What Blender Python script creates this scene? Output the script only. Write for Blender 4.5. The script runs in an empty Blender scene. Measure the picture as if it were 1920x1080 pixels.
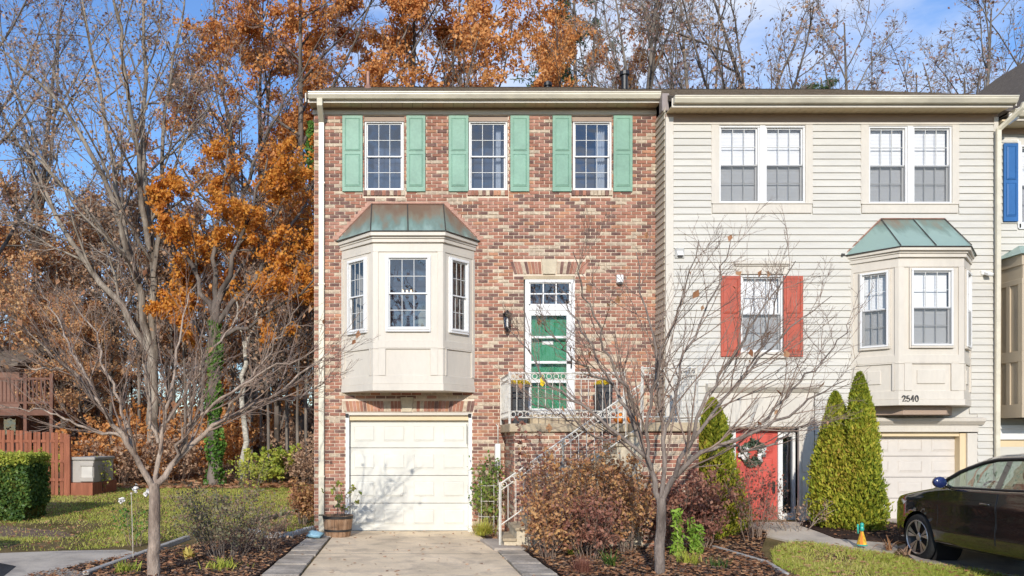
import bpy, bmesh, math, random
import numpy as np
from mathutils import Vector, Matrix
R = math.radians
random.seed(7)
rng = np.random.default_rng(11)
scene = bpy.context.scene
COL = scene.collection

# ------------------------------------------------------------ camera, sky, sun, exposure
FPX = 1510.4; CZ = 1.843
cd = bpy.data.cameras.new('camera'); cam = bpy.data.objects.new('camera', cd); COL.objects.link(cam)
cd.sensor_width = 36; cd.lens = 36 * FPX / 1920
cd.shift_x = (960 - 765) / 1920; cd.shift_y = (824 - 540) / 1920
cd.clip_start = .1; cd.clip_end = 1500
cam.location = (0, -16, CZ); cam.rotation_euler = (R(90), 0, 0)
scene.camera = cam
SUN_EL, SUN_AZ = 24.0, 9.5          # sun behind the camera, a little to the left
world = bpy.data.worlds.new('World'); scene.world = world; world.use_nodes = True
wn = world.node_tree.nodes; wl = world.node_tree.links; wn.clear()
wo = wn.new('ShaderNodeOutputWorld'); bg = wn.new('ShaderNodeBackground'); bg.inputs['Strength'].default_value = .15
sky = wn.new('ShaderNodeTexSky'); sky.sky_type = 'NISHITA'; sky.sun_disc = False
sky.sun_elevation = R(SUN_EL); sky.sun_rotation = R(180 + SUN_AZ)
sky.air_density = 1.3; sky.dust_density = .3; sky.ozone_density = 3.0
tc = wn.new('ShaderNodeTexCoord'); mp = wn.new('ShaderNodeMapping'); mp.inputs['Scale'].default_value = (1.0, 1.0, 2.4)
mp.inputs['Location'].default_value = (.35, .1, .2)
nz = wn.new('ShaderNodeTexNoise'); nz.inputs['Scale'].default_value = 2.6; nz.inputs['Detail'].default_value = 9; nz.inputs['Roughness'].default_value = .58
rp = wn.new('ShaderNodeValToRGB'); rp.color_ramp.elements[0].position = .47; rp.color_ramp.elements[1].position = .68
mx = wn.new('ShaderNodeMixRGB'); mx.inputs['Color2'].default_value = (4.3, 4.5, 4.9, 1)
dk = wn.new('ShaderNodeMixRGB'); dk.blend_type = 'MULTIPLY'; dk.inputs['Fac'].default_value = 1; dk.inputs['Color2'].default_value = (.56, .70, .94, 1)
sc_ = wn.new('ShaderNodeMath'); sc_.operation = 'MULTIPLY'; sc_.inputs[1].default_value = .8
wl.new(tc.outputs['Generated'], mp.inputs['Vector']); wl.new(mp.outputs[0], nz.inputs['Vector']); wl.new(nz.outputs['Fac'], rp.inputs['Fac'])
wl.new(rp.outputs['Color'], sc_.inputs[0]); wl.new(sc_.outputs[0], mx.inputs['Fac'])
wl.new(sky.outputs[0], dk.inputs['Color1']); wl.new(dk.outputs[0], mx.inputs['Color1'])
wl.new(mx.outputs[0], bg.inputs['Color']); wl.new(bg.outputs[0], wo.inputs['Surface'])
sd = bpy.data.lights.new('sun', 'SUN'); sd.energy = 2.85; sd.angle = R(.6); sd.color = (1, .945, .86)
sun = bpy.data.objects.new('sun', sd); COL.objects.link(sun)
ldir = Vector((math.sin(R(SUN_AZ)) * math.cos(R(SUN_EL)), math.cos(R(SUN_AZ)) * math.cos(R(SUN_EL)), -math.sin(R(SUN_EL))))
sun.rotation_euler = ldir.to_track_quat('-Z', 'Y').to_euler(); sun.location = (-10, -30, 20)
vs = scene.view_settings; vs.view_transform = 'Standard'; vs.look = 'None'; vs.exposure = .55; vs.gamma = 1; vs.use_curve_mapping = False
cy = scene.cycles; cy.use_denoising = True; cy.max_bounces = 7; cy.transparent_max_bounces = 24; cy.diffuse_bounces = 3; cy.glossy_bounces = 3
cy.caustics_reflective = False; cy.caustics_refractive = False
try: cy.use_adaptive_sampling = True; cy.adaptive_threshold = .02
except Exception: pass

# ------------------------------------------------------------ measuring helpers
def S(Y): return FPX / (16 + Y)
def PX(px, Y=0): return (px - 765) / S(Y)
def PZ(py, Y=0): return CZ + (824 - py) / S(Y)
def GP(px, py, z=0):
    d = FPX * (CZ - z) / (py - 824); return ((px - 765) * d / FPX, d - 16)
def sm(t):
    t = min(1, max(0, t)); return t * t * (3 - 2 * t)
def gz(x, y):
    z = .29 * sm((x - 5.0) / 1.6) * sm((y + 6.2) / 5.0)
    z += .16 * sm((y - 1) / 8) * sm((-1.9 - x) / 1.0)
    if y > 12: z += .16 * 0 + .085 * (y - 12) * (1 if y < 60 else 0) + (.085 * 48 if y >= 60 else 0)
    return z + (.0 if y < 12 else 0)

# ------------------------------------------------------------ materials
def lin(c): return tuple((v / 12.92 if v <= .04045 else ((v + .055) / 1.055) ** 2.4) for v in c)
def mul(c, k): return tuple(max(0, min(1, v * k)) for v in c) + (1,)
def M(name, col, rough=.6, var=.12, scale=3., bump=0., bscale=60., spec=.3, metal=0., col2=None, stretch=(1, 1, 1), detail=5, pos=(.3, .7), fine=.0, coat=0., fscale=90., stain=0., sscale=1.2):
    m = bpy.data.materials.new(name); m.use_nodes = True; n = m.node_tree.nodes; l = m.node_tree.links
    b = n['Principled BSDF']; b.inputs['Roughness'].default_value = rough; b.inputs['Metallic'].default_value = metal
    b.inputs['Specular IOR Level'].default_value = spec
    if coat: b.inputs['Coat Weight'].default_value = coat; b.inputs['Coat Roughness'].default_value = .02
    g = n.new('ShaderNodeNewGeometry'); mpn = n.new('ShaderNodeMapping'); mpn.inputs['Scale'].default_value = stretch
    l.new(g.outputs['Position'], mpn.inputs['Vector'])
    t = n.new('ShaderNodeTexNoise'); t.inputs['Scale'].default_value = scale; t.inputs['Detail'].default_value = detail
    l.new(mpn.outputs[0], t.inputs['Vector'])
    r = n.new('ShaderNodeValToRGB'); e = r.color_ramp.elements
    e[0].position, e[1].position = pos
    e[0].color = mul(col, 1 - var); e[1].color = mul(col2 or col, 1 + (var if not col2 else 0))
    l.new(t.outputs['Fac'], r.inputs['Fac'])
    out = r.outputs['Color']
    if fine:
        t3 = n.new('ShaderNodeTexNoise'); t3.inputs['Scale'].default_value = fscale; t3.inputs['Detail'].default_value = 3
        l.new(mpn.outputs[0], t3.inputs['Vector'])
        r3 = n.new('ShaderNodeValToRGB'); r3.color_ramp.elements[0].position = .3; r3.color_ramp.elements[1].position = .7
        r3.color_ramp.elements[0].color = (1 - fine,) * 3 + (1,); r3.color_ramp.elements[1].color = (1 + fine * .0,) * 3 + (1,)
        l.new(t3.outputs['Fac'], r3.inputs['Fac'])
        mm = n.new('ShaderNodeMixRGB'); mm.blend_type = 'MULTIPLY'; mm.inputs['Fac'].default_value = 1
        l.new(out, mm.inputs['Color1']); l.new(r3.outputs[0], mm.inputs['Color2']); out = mm.outputs[0]
    if stain:
        t4 = n.new('ShaderNodeTexNoise'); t4.inputs['Scale'].default_value = sscale; t4.inputs['Detail'].default_value = 10; t4.inputs['Roughness'].default_value = .65; t4.inputs['Distortion'].default_value = .6
        l.new(mpn.outputs[0], t4.inputs['Vector']); r4 = n.new('ShaderNodeValToRGB'); r4.color_ramp.elements[0].position = .36; r4.color_ramp.elements[1].position = .52
        r4.color_ramp.elements[0].color = (1 - stain, 1 - stain, 1 - stain * .9, 1); r4.color_ramp.elements[1].color = (1, 1, 1, 1); l.new(t4.outputs['Fac'], r4.inputs['Fac'])
        m4 = n.new('ShaderNodeMixRGB'); m4.blend_type = 'MULTIPLY'; m4.inputs['Fac'].default_value = 1; l.new(out, m4.inputs['Color1']); l.new(r4.outputs[0], m4.inputs['Color2']); out = m4.outputs[0]
    l.new(out, b.inputs['Base Color'])
    if bump:
        t2 = n.new('ShaderNodeTexNoise'); t2.inputs['Scale'].default_value = bscale; t2.inputs['Detail'].default_value = 4
        l.new(mpn.outputs[0], t2.inputs['Vector'])
        bp = n.new('ShaderNodeBump'); bp.inputs['Strength'].default_value = bump; bp.inputs['Distance'].default_value = .02
        l.new(t2.outputs['Fac'], bp.inputs['Height']); l.new(bp.outputs[0], b.inputs['Normal'])
    return m
def leafmat(name, cols, trans=.3, rough=.55):
    m = bpy.data.materials.new(name); m.use_nodes = True; n = m.node_tree.nodes; l = m.node_tree.links
    b = n['Principled BSDF']; b.inputs['Roughness'].default_value = rough; b.inputs['Specular IOR Level'].default_value = .25
    g = n.new('ShaderNodeNewGeometry'); r = n.new('ShaderNodeValToRGB')
    e = r.color_ramp.elements; k = len(cols)
    e[0].position = 0; e[0].color = tuple(cols[0]) + (1,); e[1].position = 1; e[1].color = tuple(cols[-1]) + (1,)
    for i in range(1, k - 1):
        q = e.new(i / (k - 1)); q.color = tuple(cols[i]) + (1,)
    nz = n.new('ShaderNodeTexNoise'); nz.inputs['Scale'].default_value = .9; nz.inputs['Detail'].default_value = 2
    l.new(g.outputs['Position'], nz.inputs['Vector'])
    ma = n.new('ShaderNodeMath'); ma.operation = 'MULTIPLY_ADD'; ma.inputs[1].default_value = .55
    mb = n.new('ShaderNodeMath'); mb.operation = 'MULTIPLY_ADD'; mb.inputs[1].default_value = .9; mb.inputs[2].default_value = -.2
    l.new(nz.outputs['Fac'], mb.inputs[0]); l.new(g.outputs['Random Per Island'], ma.inputs[0]); l.new(mb.outputs[0], ma.inputs[2])
    l.new(ma.outputs[0], r.inputs['Fac']); l.new(r.outputs[0], b.inputs['Base Color'])
    tr = n.new('ShaderNodeBsdfTranslucent'); l.new(r.outputs[0], tr.inputs['Color'])
    ms = n.new('ShaderNodeMixShader'); ms.inputs[0].default_value = trans
    l.new(b.outputs[0], ms.inputs[1]); l.new(tr.outputs[0], ms.inputs[2])
    l.new(ms.outputs[0], n['Material Output'].inputs['Surface'])
    return m
def glassmat(name, tint=.8, refl=.10, col=(1, 1, 1), rough=.015, mult=.6):
    m = bpy.data.materials.new(name); m.use_nodes = True; n = m.node_tree.nodes; l = m.node_tree.links; n.remove(n['Principled BSDF'])
    tr = n.new('ShaderNodeBsdfTransparent'); tr.inputs['Color'].default_value = (tint * col[0], tint * col[1], tint * col[2], 1)
    gl = n.new('ShaderNodeBsdfGlossy'); gl.inputs['Roughness'].default_value = rough
    lw = n.new('ShaderNodeLayerWeight'); lw.inputs['Blend'].default_value = .2
    ma = n.new('ShaderNodeMath'); ma.operation = 'MULTIPLY_ADD'; ma.inputs[1].default_value = mult; ma.inputs[2].default_value = refl
    g = n.new('ShaderNodeNewGeometry'); nz = n.new('ShaderNodeTexNoise'); nz.inputs['Scale'].default_value = 2.2
    bp = n.new('ShaderNodeBump'); bp.inputs['Strength'].default_value = .5; bp.inputs['Distance'].default_value = .03
    l.new(g.outputs['Position'], nz.inputs['Vector']); l.new(nz.outputs['Fac'], bp.inputs['Height']); l.new(bp.outputs[0], gl.inputs['Normal'])
    l.new(lw.outputs['Fresnel'], ma.inputs[0]); ms = n.new('ShaderNodeMixShader'); l.new(ma.outputs[0], ms.inputs[0])
    l.new(tr.outputs[0], ms.inputs[1]); l.new(gl.outputs[0], ms.inputs[2]); l.new(ms.outputs[0], n['Material Output'].inputs['Surface'])
    return m

m_red = M('brick_red', (.40, .185, .125), .85, .22, 7, .35, 90, .15, fine=.22, stain=.22, sscale=.8)
m_red2 = M('brick_rose', (.46, .235, .17), .85, .2, 7, .35, 90, .15, fine=.2, stain=.22, sscale=.8)
m_dark = M('brick_dark', (.22, .125, .105), .85, .3, 8, .35, 90, .15, fine=.25, col2=(.30, .17, .135), stain=.22, sscale=.8)
m_org = M('brick_orange', (.50, .25, .15), .85, .2, 7, .35, 90, .15, fine=.2, stain=.22, sscale=.8)
m_crm = M('brick_cream', (.60, .45, .32), .85, .22, 14, .35, 90, .15, fine=.25, col2=(.72, .6, .44), stain=.22, sscale=.8)
BR = [m_red, m_red2, m_dark, m_org, m_crm]
m_mortar = M('mortar', (.72, .60, .47), .95, .15, 5, .4, 120, .1)
m_white = M('white_paint', (.78, .77, .74), .45, .05, 2, 0, 60, .4, fine=.04)
m_muntin = M('muntin_white', (.60, .60, .58), .5, .03, 3)
m_vinyl = M('white_vinyl', (.72, .71, .69), .4, .03, 3)
m_cream = M('cream_trim', (.63, .575, .49), .5, .06, 1.6, .05, 40, .35, fine=.06, fscale=25, stretch=(1, 1, .4), stain=.07)
m_cream2 = M('cream_bay_paint', (.64, .58, .49), .5, .06, 1.2, .04, 40, .35, fine=.05, fscale=22, stretch=(1, 1, .3), stain=.06)
m_bay_shade = M('shaded_bay_paint', (.50, .41, .29), .5, .06, 1.2, .04, 40, .35, fine=.05)  # pale bay's weakly lit side, its shade put into the paint colour
m_gutter = M('gutter_enamel', (.69, .63, .49), .35, .1, 2, 0, 60, .5, fine=.1, fscale=14, stretch=(.5, 1, 1), stain=.15)
m_soffit = M('soffit_vinyl', (.68, .54, .34), .55, .06, 2)
m_frieze = M('frieze_board', (.36, .265, .2), .6, .06, 2)
m_siding = M('vinyl_siding', (.585, .555, .49), .5, .05, 1.0, .08, 30, .3, fine=.07, fscale=5, stretch=(.4, 1, 3), stain=.06, sscale=.8)
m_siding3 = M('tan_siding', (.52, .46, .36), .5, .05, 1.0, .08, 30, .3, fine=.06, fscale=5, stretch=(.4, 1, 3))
m_green = M('sage_shutter_paint', (.215, .375, .275), .5, .09, 2.5, .05, 50, .35, fine=.1, fscale=20, stain=.12, sscale=2)
m_greenD = M('green_door_paint', (.025, .22, .10), .35, .1, 3, 0, 50, .45)
m_redsh = M('red_shutter_paint', (.46, .10, .06), .5, .08, 2.5, .05, 50, .35, fine=.1, fscale=20, stain=.12, sscale=2)
m_reddoor = M('red_door_paint', (.58, .105, .08), .35, .06, 2.5, 0, 50, .45)
m_blue = M('blue_shutter_paint', (.035, .13, .33), .5, .08, 2.5)
m_gdoor = M('garage_door_paint', (.68, .66, .585), .45, .05, 1.4, .05, 30, .35, fine=.05, fscale=12, stain=.05)
m_gdoor2 = M('garage_door_pale', (.62, .565, .50), .45, .05, 1.4, .05, 30, .35, fine=.05, fscale=12)
m_shingle = M('roof_shingle', (.21, .17, .13), .9, .3, 3, .6, 60, .1, fine=.4, fscale=30, stretch=(1.2, 6, 6))
m_dkedge = M('dark_ridge', (.05, .045, .045), .9, .2, 5)
def coppermat():
    m = bpy.data.materials.new('weathered_copper'); m.use_nodes = True; n = m.node_tree.nodes; l = m.node_tree.links
    b = n['Principled BSDF']; b.inputs['Roughness'].default_value = .42; b.inputs['Metallic'].default_value = .35
    g = n.new('ShaderNodeNewGeometry'); sx = n.new('ShaderNodeSeparateXYZ'); l.new(g.outputs['Position'], sx.inputs[0])
    mpn = n.new('ShaderNodeMapping'); mpn.inputs['Scale'].default_value = (3.2, 1, .7); l.new(g.outputs['Position'], mpn.inputs['Vector'])
    t = n.new('ShaderNodeTexNoise'); t.inputs['Scale'].default_value = 1.6; t.inputs['Detail'].default_value = 7; l.new(mpn.outputs[0], t.inputs['Vector'])
    mr = n.new('ShaderNodeMapRange'); mr.inputs[1].default_value = 5.3; mr.inputs[2].default_value = 6.5; mr.inputs[3].default_value = .72; mr.inputs[4].default_value = -.12
    l.new(sx.outputs['Z'], mr.inputs[0]); ad = n.new('ShaderNodeMath'); ad.operation = 'ADD'; l.new(mr.outputs[0], ad.inputs[0]); l.new(t.outputs['Fac'], ad.inputs[1])
    r = n.new('ShaderNodeValToRGB'); e = r.color_ramp.elements; e[0].position = .45; e[0].color = (.24, .16, .11, 1); e[1].position = .98; e[1].color = (.34, .47, .42, 1)
    q = e.new(.62); q.color = (.27, .23, .17, 1); q = e.new(.8); q.color = (.22, .31, .27, 1)
    l.new(ad.outputs[0], r.inputs[0]); l.new(r.outputs[0], b.inputs['Base Color'])
    bp = n.new('ShaderNodeBump'); bp.inputs['Strength'].default_value = .25; bp.inputs['Distance'].default_value = .03; t2 = n.new('ShaderNodeTexNoise'); t2.inputs['Scale'].default_value = 3.5
    l.new(g.outputs['Position'], t2.inputs['Vector']); l.new(t2.outputs['Fac'], bp.inputs['Height']); l.new(bp.outputs[0], b.inputs['Normal'])
    return m
m_copper = coppermat()
m_flash = M('copper_flashing', (.33, .18, .13), .55, .2, 8, .2, 40, .4, .3)
m_seam = M('dark_seam', (.07, .065, .06), .6, .2, 8)
m_stone = M('cast_stone', (.60, .51, .37), .85, .12, 5, .3, 60, .15, fine=.15, fscale=30)
m_slab = M('limestone_slab', (.46, .37, .25), .8, .18, 3, .3, 40, .2, fine=.15, fscale=30)
m_glass = glassmat('window_glass', .8, .15, (.86, .92, 1))
m_glassb = glassmat('blind_window_glass', .98, .06)
m_dark_room = M('dark_room', (.075, .08, .10), .8, .5, 1.5)
m_curtain = M('curtain', (.55, .55, .55), .8, .2, 12, stretch=(3, 3, .4))
m_blind = M('blind_slat', (.86, .86, .86), .6, .03, 2)
m_black = M('black_metal', (.02, .02, .022), .4, .2, 8)
m_iron = M('white_iron_paint', (.72, .68, .6), .45, .15, 8, fine=.15, fscale=40)
m_concr = M('driveway_concrete', (.80, .64, .44), .9, .18, 1.1, .25, 120, .15, fine=.14, fscale=45, detail=8, stain=.3, sscale=1.6)
m_concr2 = M('walk_concrete', (.55, .48, .39), .9, .16, 1.4, .25, 120, .15, fine=.14, fscale=45, detail=8, stain=.3)
m_concr3 = M('grey_concrete', (.47, .40, .33), .9, .16, 1.2, .25, 120, .15, fine=.14, fscale=45, detail=8, stain=.3)
m_flag = M('flagstone', (.44, .38, .31), .85, .3, 3, .4, 50, .2, fine=.3, fscale=25)
m_asph = M('asphalt', (.05, .05, .052), .9, .2, 3, .4, 150, .15, fine=.3, fscale=150)
m_mulch = M('mulch', (.07, .045, .035), .95, .5, 14, 1.0, 45, .05, fine=.5, fscale=60)
m_soil = M('lawn_soil', (.17, .14, .05), .95, .4, 1.2, .6, 40, .05, col2=(.28, .20, .10), fine=.4, fscale=30)
m_litter = M('leaf_litter_ground', (.18, .11, .07), .95, .4, 3, 1, 25, .05, col2=(.36, .24, .14), fine=.5, fscale=14)

# ------------------------------------------------------------ mesh helpers
ORG = {}
def link(o, parent=None):
    COL.objects.link(o)
    if parent: o.parent = parent
def porg(p): return ORG[p.name] if p else Vector((0, 0, 0))
def tag(o, label=None, cat=None, group=None, kind=None):
    if label: o['label'] = label
    if cat: o['category'] = cat
    if group: o['group'] = group
    if kind: o['kind'] = kind
    return o
def thing(name, label, cat, loc=(0, 0, 0), group=None, parent=None, rz=0):
    o = bpy.data.objects.new(name, None); link(o, parent)
    ORG[o.name] = Vector(loc); o.location = Vector(loc) - porg(parent); o.rotation_euler = (0, 0, rz)
    o.empty_display_size = .2
    return tag(o, label, cat, group)
class MB:
    def __init__(s, T=None): s.vs = []; s.fs = []; s.ms = []; s.T = T
    def add(s, vs, fs, m=0):
        k = len(s.vs)
        if s.T is not None: vs = [tuple(s.T @ Vector(v)) for v in vs]
        s.vs += [tuple(v) for v in vs]; s.fs += [tuple(i + k for i in f) for f in fs]; s.ms += [m] * len(fs)
    def box(s, x0, x1, y0, y1, z0, z1, m=0):
        s.add([(x0, y0, z0), (x1, y0, z0), (x1, y1, z0), (x0, y1, z0), (x0, y0, z1), (x1, y0, z1), (x1, y1, z1), (x0, y1, z1)],
              [(0, 3, 2, 1), (4, 5, 6, 7), (0, 1, 5, 4), (1, 2, 6, 5), (2, 3, 7, 6), (3, 0, 4, 7)], m)
    def quad(s, a, b, c, d, m=0): s.add([a, b, c, d], [(0, 1, 2, 3)], m)
    def prism(s, pts, y0, y1, m=0):           # (x,z) outline extruded along y
        n = len(pts); s.add([(x, y0, z) for x, z in pts] + [(x, y1, z) for x, z in pts],
            [tuple(range(n)), tuple(range(2 * n - 1, n - 1, -1))] + [(i, n + i, n + (i + 1) % n, (i + 1) % n) for i in range(n)], m)
    def ext(s, pts, z0, z1, m=0):             # (x,y) outline extruded along z
        n = len(pts); s.add([(x, y, z0) for x, y in pts] + [(x, y, z1) for x, y in pts],
            [tuple(range(n - 1, -1, -1)), tuple(range(n, 2 * n))] + [(i, (i + 1) % n, n + (i + 1) % n, n + i) for i in range(n)], m)
    def profx(s, pts, x0, x1, m=0):           # (y,z) outline extruded along x
        n = len(pts); s.add([(x0, y, z) for y, z in pts] + [(x1, y, z) for y, z in pts],
            [tuple(range(n)), tuple(range(2 * n - 1, n - 1, -1))] + [(i, n + i, n + (i + 1) % n, (i + 1) % n) for i in range(n)], m)
    def tube(s, pts, r, n=6, m=0, caps=True):
        P = [Vector(p) for p in pts]; rr = r if isinstance(r, (list, tuple)) else [r] * len(P)
        d = (P[-1] - P[0]); ref = Vector((0, 0, 1)) if abs(d.normalized().z) < .9 else Vector((0, 1, 0)); vs = []
        for i, p in enumerate(P):
            t = (P[min(i + 1, len(P) - 1)] - P[max(i - 1, 0)]).normalized(); b = t.cross(ref).normalized(); c = b.cross(t)
            for k in range(n):
                a = 2 * math.pi * k / n; vs.append(p + b * math.cos(a) * rr[i] + c * math.sin(a) * rr[i])
        fs = [(i * n + k, i * n + (k + 1) % n, (i + 1) * n + (k + 1) % n, (i + 1) * n + k) for i in range(len(P) - 1) for k in range(n)]
        if caps: fs += [tuple(range(n - 1, -1, -1)), tuple((len(P) - 1) * n + k for k in range(n))]
        s.add(vs, fs, m)
    def lathe(s, prof, c=(0, 0, 0), n=16, m=0, axis='z'):
        vs = []
        for r, z in prof:
            for k in range(n):
                a = 2 * math.pi * k / n
                if axis == 'z': vs.append((c[0] + r * math.cos(a), c[1] + r * math.sin(a), c[2] + z))
                else: vs.append((c[0] + z, c[1] + r * math.cos(a), c[2] + r * math.sin(a)))
        q = len(prof)
        fs = [(i * n + k, i * n + (k + 1) % n, (i + 1) * n + (k + 1) % n, (i + 1) * n + k) for i in range(q - 1) for k in range(n)]
        fs += [tuple(range(n - 1, -1, -1)), tuple((q - 1) * n + k for k in range(n))]
        s.add(vs, fs, m)
    def build(s, name, mats, parent=None, bevel=0, smooth=False, kind=None, recalc=True, origin=None):
        if not s.vs: return None
        V = np.array(s.vs)
        o3 = Vector(origin) if origin is not None else Vector(((V[:, 0].min() + V[:, 0].max()) / 2, (V[:, 1].min() + V[:, 1].max()) / 2, V[:, 2].min()))
        me = bpy.data.meshes.new(name); me.from_pydata([(v[0] - o3.x, v[1] - o3.y, v[2] - o3.z) for v in s.vs], [], s.fs)
        for mt in (mats if isinstance(mats, (list, tuple)) else [mats]): me.materials.append(mt)
        if any(s.ms): me.polygons.foreach_set('material_index', s.ms)
        if recalc:
            b = bmesh.new(); b.from_mesh(me); bmesh.ops.recalc_face_normals(b, faces=b.faces); b.to_mesh(me); b.free()
        if smooth: me.polygons.foreach_set('use_smooth', [True] * len(me.polygons))
        me.update()
        o = bpy.data.objects.new(name, me); link(o, parent); ORG[o.name] = o3; o.location = o3 - porg(parent)
        if bevel:
            bv = o.modifiers.new('bevel', 'BEVEL'); bv.width = bevel; bv.segments = 1; bv.limit_method = 'ANGLE'
        if kind: o['kind'] = kind
        return o
def inst(src, name, loc, parent, rz=0, mats=None):      # one more object on shared mesh data
    o = bpy.data.objects.new(name, src if isinstance(src, bpy.types.Mesh) else src.data); link(o, parent)
    ORG[o.name] = Vector(loc); o.location = Vector(loc) - porg(parent); o.rotation_euler = (0, 0, rz); return o
def npobj(name, chunks, mats, parent=None, kind=None, smooth=False, origin=None):
    """chunks: list of (verts Nx3, faces Mx4 or Mx3, material index)"""
    vs = []; fi = []; ft = []; mi = []; k = 0
    for v, f, m in chunks:
        vs.append(v); fi.append((f + k).ravel()); ft.append(np.full(len(f), f.shape[1])); mi.append(np.full(len(f), m)); k += len(v)
    V = np.concatenate(vs).astype(np.float32); L = np.concatenate(fi).astype(np.int32); T = np.concatenate(ft).astype(np.int32); Mi = np.concatenate(mi).astype(np.int32)
    o3 = Vector(origin) if origin is not None else Vector((float(V[:, 0].mean()), float(V[:, 1].mean()), float(V[:, 2].min())))
    V = V - np.array(o3[:], dtype=np.float32)
    me = bpy.data.meshes.new(name); me.vertices.add(len(V)); me.vertices.foreach_set('co', V.ravel())
    me.loops.add(len(L)); me.loops.foreach_set('vertex_index', L)
    me.polygons.add(len(T)); st = np.concatenate([[0], np.cumsum(T)[:-1]]).astype(np.int32); me.polygons.foreach_set('loop_start', st)
    me.polygons.foreach_set('material_index', Mi)
    for mt in (mats if isinstance(mats, (list, tuple)) else [mats]): me.materials.append(mt)
    if smooth: me.polygons.foreach_set('use_smooth', [True] * len(T))
    me.update(calc_edges=True); me.validate()
    o = bpy.data.objects.new(name, me); link(o, parent); ORG[o.name] = o3; o.location = o3 - porg(parent)
    if kind: o['kind'] = kind
    return o

def spans(x0, x1, holes, z0, z1):
    """x intervals of the band z0..z1 left over by the rectangular holes"""
    out = [(x0, x1)]
    for hx0, hx1, hz0, hz1 in holes:
        if hz0 < z1 - 1e-4 and hz1 > z0 + 1e-4:
            nx = []
            for a, b in out:
                if hx1 <= a or hx0 >= b: nx.append((a, b)); continue
                if hx0 > a: nx.append((a, hx0))
                if hx1 < b: nx.append((hx1, b))
            out = nx
    return [(a, b) for a, b in out if b - a > .012]
def holed_wall(mb, x0, x1, z0, z1, y, holes, depth=.16, m=0):
    xs = sorted({x0, x1} | {min(max(v, x0), x1) for h in holes for v in h[:2]}); zs = sorted({z0, z1} | {min(max(v, z0), z1) for h in holes for v in h[2:]})
    for j in range(len(zs) - 1):
        for a, b in spans(x0, x1, holes, zs[j], zs[j + 1]):
            mb.quad((a, y, zs[j]), (b, y, zs[j]), (b, y, zs[j + 1]), (a, y, zs[j + 1]), m)
    for a, b, c, d in holes:
        Y = y + depth
        mb.quad((a, y, c), (a, Y, c), (a, Y, d), (a, y, d), m); mb.quad((b, y, c), (b, y, d), (b, Y, d), (b, Y, c), m)
        mb.quad((a, y, d), (a, Y, d), (b, Y, d), (b, y, d), m); mb.quad((a, y, c), (b, y, c), (b, Y, c), (a, Y, c), m)
CO, BW, BH, JT = .0677, .2032, .0530, .0155
def brick_boxes(x0, x1, z0, z1, holes):
    out = []; n = int(round((z1 - z0) / CO)); run = 0
    for j in range(n):
        za = z0 + j * CO + .0073; off = (BW / 2 if j % 2 else 0)
        for a, b in spans(x0, x1, holes, za, za + BH):
            k = math.floor((a - x0 - off) / BW); x = x0 + off + k * BW
            while x < b:
                u0 = max(x + JT / 2, a + .003); u1 = min(x + BW - JT / 2, b - .003)
                if u1 - u0 > .02:
                    if run > 0: run -= 1; c = 4
                    elif random.random() < .115: run = random.choice((0, 0, 0, 1, 1, 2)); c = 4
                    else: c = random.choices((0, 1, 2, 3), (40, 24, 24, 10))[0]
                    out.append((u0, u1, za, za + BH, c))
                x += BW
    return out
def lay_bricks(parent, T, boxes, keep, y=0., d=.011, limit=300):
    """bricks of a wall: the first `limit` the test picks are objects, the rest one part"""
    share = {}; rest = MB(T); n = 0
    rz = T.to_euler().z
    for u0, u1, z0, z1, c in boxes:
        pr = random.uniform(-.0025, .0025)
        full = abs((u1 - u0) - (BW - JT)) < .004
        if full and n < limit and keep(u0, z0):
            if c not in share:
                b = MB(); w = (BW - JT) / 2; b.box(-w, w, -d, .006, 0, BH); o = b.build('brick', BR[c], parent, bevel=.003, origin=(0, 0, 0))
                p = T @ Vector(((u0 + u1) / 2, y + pr, z0)); ORG[o.name] = p; o.location = p - porg(parent); o.rotation_euler.z = rz; share[c] = o
            else:
                p = T @ Vector(((u0 + u1) / 2, y + pr, z0)); o = inst(share[c], 'brick', p, parent, rz)
                bv = o.modifiers.new('bevel', 'BEVEL'); bv.width = .003; bv.segments = 1
            n += 1
        else:
            yy = y - d + pr
            vs = [(u0, yy, z0), (u1, yy, z0), (u1, yy, z1), (u0, yy, z1), (u0, y + .004, z0), (u1, y + .004, z0), (u1, y + .004, z1), (u0, y + .004, z1)]
            rest.add(vs, [(0, 1, 2, 3), (0, 4, 5, 1), (3, 2, 6, 7), (0, 3, 7, 4), (1, 5, 6, 2)], c)
    rest.build('brickwork', BR, parent, kind='stuff', recalc=False)

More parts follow.
